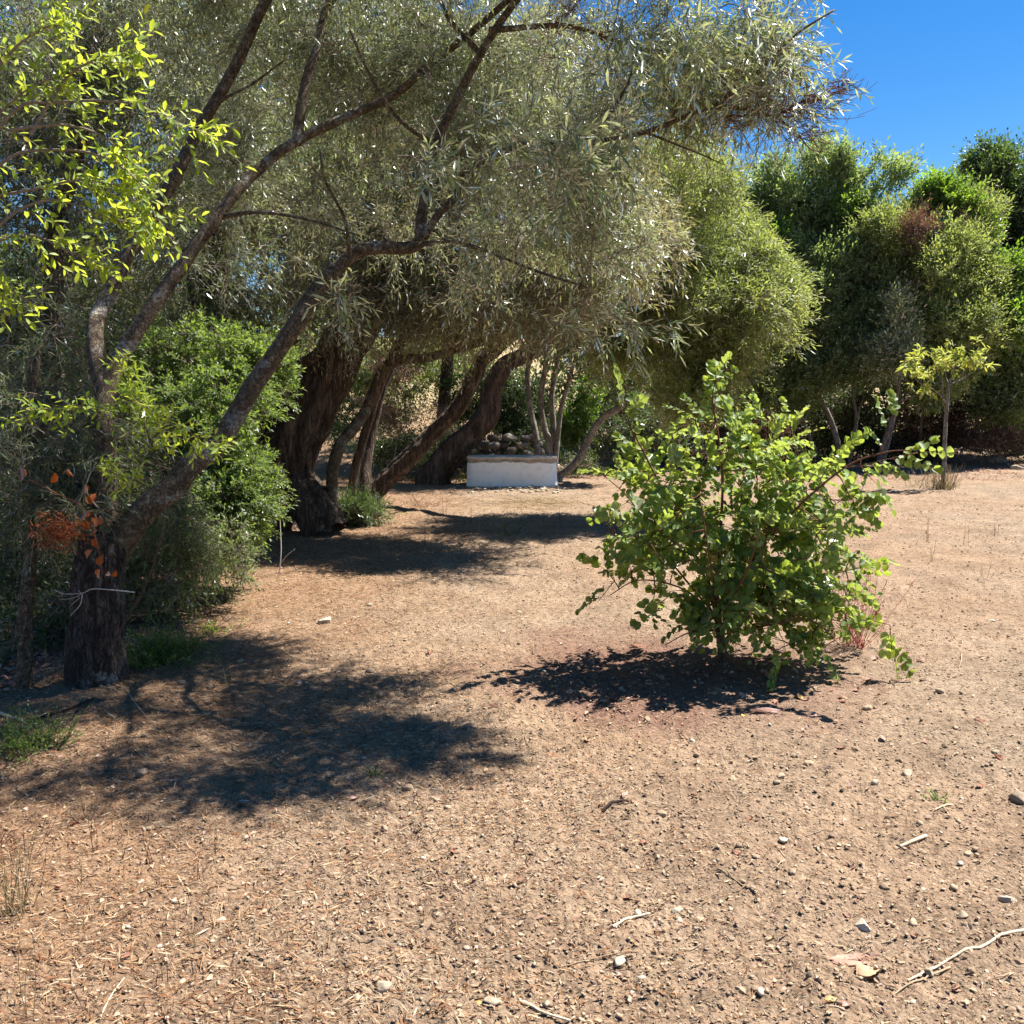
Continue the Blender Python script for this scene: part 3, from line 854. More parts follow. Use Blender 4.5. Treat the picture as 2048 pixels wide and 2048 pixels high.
olive_blobs = [(620, 110, 6.9, 1.3, .6, .7), (860, 110, 6.6, 1.0, .5, .6), (1080, 130, 5.9, .8, .5, .45), (1290, 100, 5.0, .75, .4, .36, .75), (1480, 70, 4.8, .5, .35, .28, .7), (1590, 90, 4.65, .28, .3, .22, .9),
               (1410, 180, 4.8, .45, .3, .16), (1140, 290, 5.2, .6, .4, .25), (960, 320, 6.3, .6, .4, .4), (700, 360, 6.8, .8, .4, .5), (1560, 170, 4.6, .25, .3, .12), (1680, 60, 4.6, .12, .2, .14),
               (1000, 520, 5.6, .6, .4, .22), (1180, 450, 5.4, .55, .4, .2), (760, 620, 6.0, .38, .3, .16), (1060, 640, 5.4, .42, .4, .10), (500, 350, 6.9, .4, .3, .5),
               (900, -150, 5.8, 1.3, .6, .3, .5), (1450, -130, 4.9, .6, .4, .2, .5), (430, -60, 6.6, 1.3, .5, .5, .7), (1000, -330, 6.0, 1.6, .8, .3, .35), (1500, -350, 5.0, 1.0, .7, .25, .45), (1020, -200, 4.7, .7, .4, .2, 1.3), (960, -150, 5.0, .5, .4, .15, 1.2), (1250, -170, 4.6, .5, .35, .15, .6)]
olive = plant('olive_tree', 'large olive arching over the clearing from a dark forked trunk, with narrow silvery leaves', 'tree', olive_limbs, olive_blobs, M_OLIVE, M_BARK,
              n=430, R=0.27, n2=7, n3=4, k=10, L=0.054, W=0.0095, seed=3, spray=0.2, l1=.012, thr=-0.05, nscale=2.6, rough=0.05, rootflare=0.22, ridges=9, bare=5)
def bare_fan():
    r = RS(62)
    mb = MB()
    for (x, y), n, ln in (((1556, 234), 26, .28), ((1600, 205), 30, .25), ((1660, 180), 22, .16), ((1600, 268), 18, .2), ((1520, 225), 20, .2), ((1100, 60), 26, .3), ((1200, 75), 26, .3), ((1450, 240), 20, .25)):
        c = P(x, y, 4.6 if x > 1300 else 5.15)
        d = nrm(np.array([.75, -.1, -.05]) + .6 * r.normal(size=(n, 3)) * np.array([1, .6, .8]))
        l = ln * (.4 + .6 * r.rand(n))[:, None]
        S = c + r.normal(size=(n, 3)) * .025; E = S + d * l
        M = (S + E) / 2 + r.normal(size=(n, 3)) * .02
        thin_tubes(mb, S, M, E, .0026, .0012, r.rand(n), 3)
        for q in range(3):
            u = .3 + .6 * r.rand(n)[:, None]; s_ = S * (1 - u) + E * u; e = s_ + nrm(d + .8 * r.normal(size=(n, 3))) * l * .4
            thin_tubes(mb, s_, (s_ + e) / 2, e, .0015, .0009, r.rand(n))
    mb.build('bare_twigs', M_TWIG_RED, olive)['kind'] = 'stuff'
bare_fan()
# its old trunk is darker and more cracked than its limbs
for ch in olive.children:
    if ch.name.startswith('trunk'):
        ch.data.materials[0] = M_BARK_OLD
        ch['label'] = 'dark cracked trunk with grey lichen'

def unit_leaf_meshes(name, m, shape, w, k=5, fold=0.25, droop=0.12):
    out = []
    for i in range(k):
        mb = MB()
        add_leaves(mb, np.zeros((1, 3)), np.array([[0, 1., 0]]), np.array([[0, 0, 1.]]), 1.0, w, np.array([(i + 0.5) / k]), shape, fold, droop)
        out.append(mb.mesh(name, m))
    return out

def leaf_objects(root, name, meshes, B, D, N, L, r):
    """each leaf an object of its own, mesh data shared"""
    D = nrm(D); S = nrm(np.cross(D, N)); N = np.cross(S, D)
    base = root['_base']
    from mathutils import Matrix
    for i in range(len(B)):
        o = bpy.data.objects.new(name, meshes[r.randint(len(meshes))])
        C.objects.link(o)
        o.parent = root
        l = float(L[i])
        M = Matrix(((S[i, 0] * l, D[i, 0] * l, N[i, 0] * l, B[i, 0] - base[0]), (S[i, 1] * l, D[i, 1] * l, N[i, 1] * l, B[i, 1] - base[1]),
                    (S[i, 2] * l, D[i, 2] * l, N[i, 2] * l, B[i, 2] - base[2]), (0, 0, 0, 1)))
        o.matrix_basis = M

def split_leaves(root, name, meshes, m, shape, w, B, D, N, L, rv, r, keep=300, stuff='foliage', fold=.25, droop=.12):
    """the leaves that show largest become parts, the rest one part"""
    B, D, N, L = np.asarray(B), nrm(np.asarray(D)), nrm(np.asarray(N)), np.asarray(L)
    v = B - np.array([0, 0, CAM_Z]); d = np.linalg.norm(v, axis=1)
    show = L ** 2 * (0.25 + np.abs(np.sum(nrm(v) * N, 1))) / d ** 2
    px = 1024 + 1774 * v[:, 0] / v[:, 1]; py = 800 - 1774 * v[:, 2] / v[:, 1]
    show = np.where((px > 5) & (px < 2043) & (py > 5) & (py < 2043), show, 0)
    # near side of the plant first
    show = show * (1 + 1.5 * (d.max() - d) / max(d.max() - d.min(), 1e-6))
    o = np.argsort(-show)
    a, b = o[:keep], o[keep:]
    leaf_objects(root, name, meshes, B[a], D[a], N[a], L[a], r)
    if len(b):
        mb = MB()
        add_leaves(mb, B[b], D[b], N[b], L[b], L[b] * w, rv[b], shape, fold, droop)
        mb.build(stuff, m, root)['kind'] = 'stuff'

def spray_arrays(S, D, length, k, r, angle=0.8, droop=0.25, L=0.05, jitter=0.4, twm=None, tw_r=0.0018):
    n = len(S)
    ln = length * (0.6 + 0.8 * r.rand(n))[:, None]
    P1 = S + D * ln * .5
    P2 = S + D * ln + np.array([0, 0, -1.]) * droop * ln + unit_rand(n, r) * ln * .1
    if twm is not None:
        thin_tubes(twm, S, P1, P2, tw_r, tw_r * .4, r.rand(n))
    t = np.clip(np.linspace(0.1, 1, k)[None] + (r.rand(n, k) - .5) * .4 / k, .05, 1)[..., None]
    B = (1 - t) ** 2 * S[:, None] + 2 * t * (1 - t) * P1[:, None] + t * t * P2[:, None]
    T = nrm(2 * (1 - t) * (P1 - S)[:, None] + 2 * t * (P2 - P1)[:, None])
    U = nrm(np.cross(T, np.array([.13, .21, .97]))); W = np.cross(T, U)
    az = r.rand(n)[:, None] * 6.28 + np.arange(k)[None] * 2.4 + r.rand(n, k) * jitter
    rd = U * np.cos(az)[..., None] + W * np.sin(az)[..., None]
    an = (angle * (.7 + .6 * r.rand(n, k)))[..., None]
    LD = nrm(T * np.cos(an) + rd * np.sin(an))
    N = nrm(np.array([0, 0, 1.]) + .6 * r.normal(size=(n, k, 3)))
    return B.reshape(-1, 3), LD.reshape(-1, 3), N.reshape(-1, 3), (L * (.65 + .6 * r.rand(n * k)))

def near_olive_leaves():
    r = RS(61)
    blobs = [(1120, 330, 4.2, .30, .2, .16), (1060, 260, 4.3, .3, .2, .15), (1180, 250, 4.3, .28, .2, .13), (1330, 90, 4.4, .35, .2, .14), (1480, 60, 4.4, .3, .2, .1), (900, 330, 4.6, .24, .2, .1),
             (1110, 420, 4.3, .13, .1, .08), (1330, 640, 4.5, .2, .2, .05), (1180, 640, 4.6, .3, .2, .08), (700, 590, 5.0, .2, .2, .1)]
    cen = in_blobs(blobs, 75, r, -2)
    twm = MB()
    up = cen + (np.array([-0.1, 0.25, 0.22]) + .2 * r.normal(size=(len(cen), 3))) * (0.25 + .35 * r.rand(len(cen), 1))
    thin_tubes(twm, up, (up + cen) / 2 + unit_rand(len(cen), r) * 0.06, cen, 0.004, 0.002, r.rand(len(cen)), 3)
    S = np.repeat(cen, 3, 0); D = nrm(np.repeat(cen - up, 3, 0) * 1.5 + unit_rand(len(S), r) * .5 + np.array([.2, -.1, .0]))
    B, LD, N, L = spray_arrays(S, D, .2, 9, r, .6, .2, .078, twm=twm)
    rv = r.rand(len(B)) * .9
    split_leaves(olive, 'leaf', unit_leaf_meshes('olive_leaf', M_OLIVE, 'oval', .17), M_OLIVE, 'oval', .17, B, LD, N, L, rv, r, 300, 'hanging_foliage')
    twm.build('hanging_twigs', M_TWIG, olive)['kind'] = 'stuff'
near_olive_leaves()

# ------------------------------------------------------------------ older trees at the edge of the shade
g1 = G(585, 1062); g2 = G(650, 1066); g3 = G(735, 1012); g4 = G(715, 1000)
d1, d2, d3 = g1[1], g2[1], g3[1]
plant('leaning_old_tree', 'massive leaning old tree with reddish fibrous bark and a dark hollow between its two stems', 'tree', [
    ('trunk', [(540, 1055, d1 + .2), (555, 980, d1 + .1), (585, 890, d1), (628, 805, d1), (662, 740, d1), (694, 675, d1), (735, 600, d1), (800, 500, d1 - .3), (880, 380, d1 - .4)], 0.36, 0.24),
    ('stem', [(655, 1066, d1 - .3), (618, 1000, d1 - .2), (575, 930, d1), (530, 860, d1 + .2), (495, 790, d1 + .4), (450, 700, d1 + .5), (400, 560, d1 + .6), (380, 400, d1 + .6)], 0.27, 0.15),
    ('branch', [(545, 880, d1 + .2), (560, 800, d1), (580, 745, d1 - .3), (635, 705, d1 - .5), (670, 650, d1 - .6)], 0.10, 0.05)],
    [(780, 520, 10.2, 1.5, 1.0, .75), (980, 500, 9.8, 1.5, 1.0, .8), (1150, 540, 9.4, 1.1, .8, .6), (700, 250, 10.6, 2.0, 1.0, 1.3), (1000, 250, 10.6, 1.8, 1.0, 1.2), (1180, 380, 10, 1.1, 1, .9), (720, 620, 10, .7, .6, .3), (1000, 620, 9.6, .9, .6, .25)],
    M_OLIVE_DRY, M_BARK_RED, n=330, R=0.5, n2=6, n3=5, k=10, L=0.075, W=0.015, seed=8, spray=0.28, thr=-0.2, nscale=1.1, bare=10, tw_r=.0022, ridges=7, rough=.09, rootflare=.2, twig=M_TWIG)
plant('crooked_tree', 'thin crooked grey tree whose stem bends level towards the well, before the massive old trunk', 'tree', [
    ('trunk', [(650, 1068, d2), (662, 990, d2), (668, 930, d2), (688, 875, d2), (722, 835, d2), (745, 790, d2), (770, 735, d2), (812, 718, d2), (870, 712, d2), (925, 695, d2), (975, 678, d2), (1010, 655, d2), (1060, 600, d2)], 0.085, 0.045),
    ('branch', [(765, 740, d2), (800, 690, d2), (840, 640, d2)], 0.045, 0.03),
    ('branch', [(880, 710, d2), (940, 650, d2), (980, 600, d2)], 0.035, 0.02)],
    [(900, 600, d2, .9, .7, .35), (1060, 560, d2, .9, .7, .4)], M_OLIVE_DRY, M_BARK, n=60, R=.4, n2=6, n3=4, k=9, L=.07, W=.014, seed=12, bare=6, spray=.26, tw_r=.002)
plant('leaning_dark_tree', 'dark trunk leaning steeply across the sunlit soil under a light green crown', 'tree', [
    ('trunk', [(728, 1012, d3), (775, 958, d3), (828, 905, d3), (875, 858, d3), (918, 812, d3), (945, 760, d3), (962, 722, d3), (1000, 690, d3), (1050, 640, d3), (1130, 580, d3 - .4), (1230, 530, d3 - .8), (1340, 480, d3 - 1.0)], 0.155, 0.08),
    ('branch', [(962, 722, d3), (1010, 640, d3), (1040, 540, d3)], 0.08, 0.05),
    ('branch', [(735, 1005, d3), (730, 930, d3 + .2), (745, 850, d3 + .3), (768, 760, d3 + .3), (800, 690, d3 + .3), (830, 600, d3)], 0.10, 0.07)],
    [(1390, 450, 12.0, .9, 1.0, .85), (1430, 600, 12, 1.0, 1.1, .7), (1330, 690, 12, .75, .8, .4), (1500, 570, 12.1, .62, .8, .55), (1290, 560, 12.2, .8, 1, .7), (1440, 725, 11.8, .6, .6, .35),
     (1280, 400, 12.3, .8, .8, .6), (1505, 680, 12.0, .45, .5, .35), (1360, 350, 12.4, .7, .8, .4), (1240, 680, 12.3, .4, .6, .35), (1430, 765, 11.8, .5, .45, .2, 1.6), (1370, 800, 11.9, .35, .35, .13, 1.6)],
    M_OLIVE_PALE, M_BARK_RED, n=360, R=.33, n2=6, n3=5, k=11, L=.08, W=.017, seed=14, bare=3, spray=.27, tw_r=.0022, ridges=6, thr=-.22, nscale=1.6, droop=.15, outward=.15)
plant('gnarled_tree', 'gnarled pale footed trunk in shade behind the leaning dark trunk, beside the heap of stones', 'tree', [
    ('trunk', [(872, 950, 17), (900, 905, 17), (940, 870, 17), (975, 825, 17), (985, 775, 17), (1005, 735, 17), (1045, 712, 17), (1085, 690, 17), (1110, 650, 17), (1130, 560, 17)], 0.34, 0.10),
    ('branch', [(985, 790, 17), (1030, 725, 17), (1080, 695, 17)], 0.10, .06)],
    [(1100, 520, 17, 1.6, 1.2, 1.2), (950, 520, 17.5, 1.5, 1.2, 1.2)], M_OLIVE_DRY, M_BARK_RED, n=60, R=.6, n2=6, n3=4, k=9, L=.1, W=.026, seed=15, bare=3, spray=.35, tw_r=.003, ridges=6, rough=.14)
plant('grey_stemmed_tree', 'tree on several slim pale grey stems rising just behind the white well', 'tree', [
    ('stem', [(1078, 930, 17.9), (1074, 880, 17.9), (1062, 820, 17.9), (1056, 760, 17.9), (1060, 700, 17.8), (1050, 640, 17.6)], 0.075, 0.05),
    ('stem', [(1102, 935, 18.1), (1098, 880, 18.1), (1088, 850, 18.1), (1082, 790, 18.1), (1092, 730, 18), (1100, 660, 17.6)], 0.085, 0.05),
    ('stem', [(1104, 935, 18.2), (1108, 860, 18.2), (1104, 790, 18.2), (1112, 740, 18.2), (1120, 660, 18)], 0.07, 0.045),
    ('stem', [(1110, 935, 18.1), (1118, 860, 18.1), (1124, 810, 18.1), (1140, 755, 18), (1150, 700, 17.5), (1170, 620, 16.5)], 0.06, 0.04),
    ('branch', [(1140, 760, 18), (1160, 740, 17.7), (1190, 722, 17.4)], .03, .015)],
    [(1110, 600, 17.4, 1.0, .6, .6), (1180, 640, 17.4, .6, .6, .5), (1060, 520, 17.6, .8, .6, .6)],
    M_OLIVE_DRY, M_BARK_PALE, n=90, R=.4, n2=6, n3=4, k=10, L=.095, W=.024, seed=16, bare=2, spray=.3, tw_r=.0025, thr=-.45, droop=.1, outward=.25)
plant('bowed_tree', 'bare grey trunk bowed low over the ground past the well with hanging foliage above', 'tree', [
    ('trunk', [(1120, 950, 17.6), (1160, 915, 17.5), (1182, 870, 17.4), (1205, 838, 17.3), (1240, 812, 17.2), (1268, 775, 17.1), (1290, 730, 17), (1330, 680, 16.8)], 0.085, 0.06)],
    [(1230, 740, 17.2, .7, .6, .5), (1180, 700, 17.4, .6, .5, .4)], M_DARK, M_BARK_PALE, n=34, R=.35, n2=6, n3=4, k=9, L=.07, W=.028, shape='oval', seed=17, bare=3, spray=.25, tw_r=.002)

# ------------------------------------------------------------------ wood behind the near olive
def backtree(label, base_px, trunk, blobs, leafm, n, seed, **kw):
    kw.setdefault('k', 9); kw.setdefault('n2', 6); kw.setdefault('n3', 4)
    return plant('woodland_tree', label, 'tree', [('trunk', trunk, kw.pop('r0', .12), kw.pop('r1', .06))], blobs, leafm, kw.pop('bark', M_BARK_RED), n=n, seed=seed, **kw)

backtree('slender young tree with a thin straight stem standing close behind the dark forked trunk', None,
         [(48, 1425, 4.9), (52, 1300, 4.95), (55, 1150, 5.0), (62, 1050, 5.1), (72, 960, 5.2), (60, 860, 5.3), (70, 700, 5.4)],
         [(90, 940, 5.2, .42, .35, .28), (150, 1000, 5.0, .3, .3, .2), (60, 780, 5.6, .5, .4, .5), (200, 880, 5.3, .3, .3, .3)], M_OLIVE_SHADED, 62, 21, r0=.045, r1=.028, R=.26, L=.06, W=.0095, spray=.18, k=10, bark=M_BARK)
backtree('tall tree with a thick reddish trunk in the wood behind the upright limb', None,
         [(425, 900, 11.5), (425, 720, 11.5), (428, 620, 11.5), (420, 500, 11.5), (430, 350, 11.5), (450, 100, 11.5)],
         [(300, 120, 11.5, 2.2, 1.5, 1.6), (650, 60, 11.8, 1.8, 1.2, 1.3), (480, 420, 12, 1.8, 1.2, 1.0), (560, 620, 12.4, 1.3, 1, .7), (300, 550, 12, 1.4, 1.2, 1.1)], M_OLIVE_DRY, 210, 22, thr=-.1, r0=.24, r1=.16, R=.6, L=.09, W=.02, bare=4, spray=.32, tw_r=.0028, n2=6, ridges=6)
backtree('shaded olive leaved tree filling the corner of the wood with two dim stems', None,
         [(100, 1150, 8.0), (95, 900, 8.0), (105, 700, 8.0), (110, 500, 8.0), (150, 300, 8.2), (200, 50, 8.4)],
         [(60, 500, 8, 1.1, 1, 1.2), (200, 250, 8.3, 1.4, 1, 1.0), (380, 100, 8.6, 1.3, 1, 1.1), (100, 50, 8.2, 1.3, 1, 1.0), (330, 480, 8.6, 1.0, .8, .9), (150, 720, 8, .9, .8, .8), (-60, 300, 8, 1.2, 1, 1.6)], M_OLIVE_SHADED, 240, 23, r0=.10, r1=.07, R=.45, L=.075, W=.014, spray=.26, tw_r=.0022, thr=-.4)
backtree('slim dark stemmed tree between the old leaning trunk and the crooked grey one', None,
         [(700, 1010, 12.5), (712, 930, 12.5), (738, 840, 12.5), (765, 760, 12.5), (790, 700, 12.5), (850, 600, 12.4), (900, 450, 12.2)],
         [(820, 620, 12.6, .9, .7, .35), (760, 330, 13, 1.6, 1, 1.2)], M_GREY, 70, 24, r0=.075, r1=.05, R=.45, L=.085, W=.02, bare=6, spray=.3, tw_r=.0025)
backtree('tall grey green tree at the back of the wood', None,
         [(250, 950, 18), (260, 600, 18), (250, 200, 18)],
         [(150, 250, 18, 3.2, 1.5, 2.6), (450, 250, 18.5, 2.6, 1.5, 2.6), (200, 650, 17.5, 2.6, 1.5, 1.8), (60, 850, 16.5, 1.6, 1.2, 1.5), (480, 600, 17.5, 2.0, 1.5, 1.6)], M_GREY, 260, 25, r0=.2, r1=.1, R=.9, L=.15, W=.05, spray=.45, tw_r=.004, fine=False, thr=-.12, nscale=.55)
backtree('broad olive at the back of the wood with sunlit twiggy crown', None,
         [(880, 900, 21), (900, 600, 21), (880, 200, 21)],
         [(800, 400, 20.5, 3.0, 1.5, 1.9), (1080, 380, 20.5, 2.6, 1.5, 1.7), (720, 120, 21, 2.4, 1.5, 1.6), (1060, 130, 21, 1.3, 1.2, 1.3), (900, 610, 20.5, 1.6, 1.2, .45)], M_OLIVE_DRY, 250, 26, r0=.2, r1=.1, R=.8, L=.13, W=.036, spray=.45, tw_r=.004, bare=3, fine=False, thr=-.1, nscale=.55)

backtree('dim bushy tree at the back of the corner of the wood', None,
         [(20, 1150, 13.5), (30, 900, 13.5), (40, 500, 13.5)],
         [(-20, 620, 13.5, 1.3, .8, 1.2), (110, 650, 13.2, 1.1, .8, 1.1), (20, 850, 13, 1.2, .8, 1.0), (230, 620, 13.5, .9, .8, .9)], M_DARK, 130, 27, r0=.1, r1=.06, R=.6, L=.1, W=.035, spray=.35, tw_r=.003, bare=5, fine=False, thr=-.5)

# ------------------------------------------------------------------ thick shrubs under the wood
plant('evergreen_shrub', 'bright green rounded shrub of small leaves spilling out beside the long leaning branch', 'shrub',
      [('stem', [(430, 1150, 7.6), (425, 1000, 7.6), (420, 850, 7.6)], .03, .015), ('stem', [(440, 1150, 7.6), (480, 1000, 7.6), (500, 900, 7.7)], .02, .01)],
      [(500, 930, 7.4, .25, .35, .45), (440, 840, 7.7, .45, .4, .4), (470, 1020, 7.3, .3, .35, .3), (400, 730, 8.2, .7, .5, .35), (520, 760, 8.3, .35, .35, .4), (400, 1000, 7.2, .5, .4, .35), (350, 900, 7.6, .5, .4, .5)],
      M_LENT, M_TWIG, n=270, R=.17, n2=6, n3=4, k=11, L=.042, W=.018, shape='rhomb', seed=31, spray=.13, tw_r=.0014, thr=-.02, nscale=3.2, droop=.1, outward=.3, bare=4)
plant('evergreen_shrub', 'loose straggling shrub of small leaves and dead twigs at the foot of the bright shrub', 'shrub', [],
      [(380, 1110, 6.7, .45, .35, .28), (320, 1060, 6.4, .4, .35, .35), (440, 1100, 7.1, .25, .25, .2), (300, 1180, 6.3, .3, .3, .15)],
      M_GREY, M_TWIG, n=95, R=.17, n2=6, n3=3, k=9, L=.034, W=.014, seed=32, spray=.14, tw_r=.0014, bare=14, thr=-.05, nscale=3, base=np.array([-2.3, 6.5, float(H(-2.3, 6.5))]))
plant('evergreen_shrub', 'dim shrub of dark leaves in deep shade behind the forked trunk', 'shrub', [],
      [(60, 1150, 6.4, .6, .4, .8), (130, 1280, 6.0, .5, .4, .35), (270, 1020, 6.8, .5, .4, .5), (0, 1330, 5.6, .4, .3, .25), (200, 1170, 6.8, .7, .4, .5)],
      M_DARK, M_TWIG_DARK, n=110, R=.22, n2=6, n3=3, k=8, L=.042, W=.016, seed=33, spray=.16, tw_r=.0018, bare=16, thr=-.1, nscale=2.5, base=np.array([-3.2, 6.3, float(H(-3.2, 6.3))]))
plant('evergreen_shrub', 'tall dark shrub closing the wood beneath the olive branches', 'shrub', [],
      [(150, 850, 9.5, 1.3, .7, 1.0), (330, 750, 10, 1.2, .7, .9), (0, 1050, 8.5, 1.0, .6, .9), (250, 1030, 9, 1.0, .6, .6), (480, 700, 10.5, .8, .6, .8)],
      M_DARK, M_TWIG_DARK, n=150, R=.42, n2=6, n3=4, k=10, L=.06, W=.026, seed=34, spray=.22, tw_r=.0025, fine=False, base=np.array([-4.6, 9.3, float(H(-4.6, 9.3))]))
plant('green_brush', 'low dark grassy shrub at the foot of the leaning dark trunk', 'shrub', [],
      [(700, 1030, 11.4, .45, .35, .12), (740, 1020, 12, .35, .3, .12), (690, 1000, 12, .4, .3, .22)], M_DARK, M_TWIG_DARK, n=50, R=.16, n2=6, n3=3, k=9, L=.06, W=.012, seed=35, spray=.16, tw_r=.002, droop=-.2,
      base=np.array([-2.1, 11.6, float(H(-2.1, 11.6))]))
# sunlit scrub seen between the trunks
plant('scrub_bush', 'sunlit yellow green scrub seen through the stems left of the well', 'shrub', [],
      [(760, 780, 21, .9, .7, .9), (850, 700, 23, 1.4, .7, .55), (880, 760, 21.5, .8, .6, .5), (700, 880, 19, .7, .6, .5), (810, 880, 19.5, .7, .5, .4)], M_LENT, M_TWIG, n=130, R=.42, n2=6, n3=4, k=9, L=.08, W=.03, seed=36, spray=.25,
      fine=False, tw_r=.003, bare=4, base=np.array([-2.6, 21, float(H(-2.6, 21))]))
plant('scrub_bush', 'pale green sunlit bush on the straw slope behind the crooked grey tree', 'shrub', [],
      [(700, 720, 22, 1.0, .6, .8), (900, 680, 24, 1.5, .6, .35), (960, 730, 22.5, .9, .5, .4), (650, 820, 20, .8, .5, .7), (1180, 700, 24, 1.4, .6, .3)], M_GREY, M_TWIG, n=120, R=.42, n2=6, n3=4, k=9, L=.08, W=.03, seed=41, spray=.25,
      fine=False, tw_r=.003, bare=3, base=np.array([-3.4, 21.5, float(H(-3.4, 21.5))]))
plant('scrub_bush', 'tangle of dark twigs and small leaves at the foot of the trees beside the well', 'shrub', [],
      [(840, 900, 18, .7, .4, .35), (770, 900, 17.5, .6, .4, .4), (900, 880, 18.2, .5, .4, .4), (690, 960, 15, .5, .4, .35), (1150, 930, 18.6, .5, .3, .2)], M_DARK, M_TWIG_DARK, n=75, R=.3, n2=6, n3=3, k=8, L=.06, W=.022, seed=42, spray=.22,
      fine=False, tw_r=.003, bare=12, base=np.array([-2.0, 17.8, float(H(-2.0, 17.8))]))
plant('scrub_bush', 'rust brown dead creeper hanging among the stems left of the well', 'shrub', [],
      [(780, 800, 16.5, .6, .4, .45), (850, 830, 17, .5, .4, .35), (790, 740, 16.5, .4, .4, .2)], M_RUST, M_TWIG_RED, n=55, R=.3, n2=5, n3=3, k=6, L=.05, W=.02, seed=37, spray=.2, tw_r=.002, bare=10, base=np.array([-2.2, 16.7, float(H(-2.2, 16.7))]))
plant('scrub_bush', 'dark dense bush behind the grey stems, above the heap of stones', 'shrub', [],
      [(960, 800, 21, .9, .6, .75), (1040, 800, 21, .9, .6, .7), (1000, 870, 20.5, 1.2, .5, .5), (920, 880, 20.5, .8, .5, .5)], M_DARK, M_TWIG_DARK, n=130, R=.4, n2=6, n3=4, k=10, L=.085, W=.028, seed=38, spray=.25, fine=False, tw_r=.003,
      base=np.array([-.2, 20.8, float(H(-.2, 20.8))]))
plant('scrub_bush', 'lime green bush glowing in sun between the grey stems and the bowed trunk', 'shrub', [],
      [(1165, 790, 19.6, .42, .4, .5), (1140, 850, 19.4, .3, .3, .3)], M_IVY, M_TWIG, n=45, R=.25, n2=6, n3=4, k=9, L=.06, W=.03, seed=39, spray=.2, fine=False, tw_r=.003, base=np.array([1.5, 19.5, float(H(1.5, 19.5))]))
plant('scrub_bush', 'dark shaded bush beyond the bowed trunk', 'shrub', [],
      [(1200, 880, 19.6, .9, .5, .5), (1260, 830, 20, .9, .5, .6), (1330, 860, 19.8, .9, .5, .55), (1220, 790, 20.5, .8, .5, .5)], M_DARK, M_TWIG_RED, n=110, R=.38, n2=6, n3=3, k=8, L=.07, W=.03, seed=40, spray=.25, fine=False, tw_r=.003, bare=9,
      base=np.array([2.6, 20, float(H(2.6, 20))]))

# ------------------------------------------------------------------ the tree belt on the far side of the clearing
def belt(label, trunks, blobs, leafm, n, seed, **kw):
    kw.setdefault('R', .62); kw.setdefault('n2', 7); kw.setdefault('n3', 5); kw.setdefault('k', 9); kw.setdefault('L', .12); kw.setdefault('W', .042)
    kw.setdefault('spray', .34); kw.setdefault('tw_r', .0035); kw.setdefault('thr', -.12); kw.setdefault('nscale', 2.0); kw.setdefault('droop', -.2); kw.setdefault('outward', .35)
    return plant('belt_tree', label, 'tree', trunks, blobs, leafm, kw.pop('bark', M_BARK_PALE), n=n, seed=seed, fine=False, group='trees along the far edge of the clearing', **kw)

belt('tall ragged grey green tree whose wispy top stands alone against the sky', [
    ('stem', [(1685, 925, 22.3), (1668, 860, 22.3), (1640, 790, 22.3), (1612, 730, 22.3), (1590, 600, 22.5), (1600, 450, 23)], .085, .05),
    ('branch', [(1600, 560, 22.8), (1690, 470, 22.8), (1745, 410, 22.8), (1790, 350, 22.8)], .05, .012)],
    [(1640, 350, 23, .7, .7, .6), (1600, 440, 23, .9, .8, .75), (1500, 430, 23.4, .45, .6, .95), (1730, 400, 22.8, .55, .5, .35), (1780, 345, 22.8, .4, .4, .28), (1560, 540, 23, 1.3, .9, .9), (1550, 400, 23.2, .7, .6, .6), (1680, 430, 23, .8, .6, .6), (1490, 500, 23.2, .6, .5, .8)],
    M_GREY, 280, 51, R=.38)
belt('dark green tree below the ragged one, its leaves hanging to the thicket', [
    ('stem', [(1700, 915, 21.9), (1712, 840, 21.9), (1705, 780, 21.9), (1720, 720, 21.8), (1740, 660, 21.8)], .05, .03),
    ('stem', [(1712, 850, 21.9), (1722, 810, 21.9), (1728, 790, 21.9)], .03, .015)],
    [(1600, 640, 22, 1.0, .9, .9), (1690, 560, 22.2, .9, .8, .8), (1680, 680, 21.6, .9, .7, .7), (1560, 720, 21.6, .7, .6, .5), (1650, 740, 21.4, .8, .6, .3), (1760, 600, 21.8, .8, .8, .9), (1620, 560, 21.8, .9, .6, .7), (1740, 720, 21.4, .5, .5, .5)], M_GREY, 300, 52, n2=7, L=.1, W=.036, R=.45)
belt('broad rounded tree with grey green crown on a leaning pale stem beyond the sapling', [
    ('trunk', [(1760, 930, 21), (1775, 870, 21), (1795, 800, 21), (1802, 740, 21), (1830, 640, 21.2)], .10, .06),
    ('branch', [(1785, 825, 21), (1810, 800, 20.8), (1850, 788, 20.6), (1880, 780, 20.5)], .035, .012)],
    [(1870, 560, 21.4, 1.35, 1.1, .95), (1900, 680, 21, 1.1, .9, .75), (1800, 480, 21.8, 1.0, .8, .7), (1930, 460, 22, .8, .7, .55), (1800, 700, 20.8, .4, .5, .5), (1880, 760, 20.8, .9, .6, .4), (1960, 600, 21.4, .5, .6, .8)],
    M_OLIVE_PALE, 330, 53, n2=7, R=.45, L=.1, W=.032)
belt('small silvery blue green tree hanging before the leaning pale stem', [
    ('stem', [(1768, 925, 20.8), (1790, 830, 20.7), (1800, 740, 20.5), (1795, 680, 20.5)], .03, .02)],
    [(1795, 690, 20.4, .35, .35, .5), (1780, 730, 20.4, .35, .3, .3), (1800, 630, 20.4, .18, .2, .35)], M_OLIVE, 45, 54, R=.26, L=.1, W=.026)
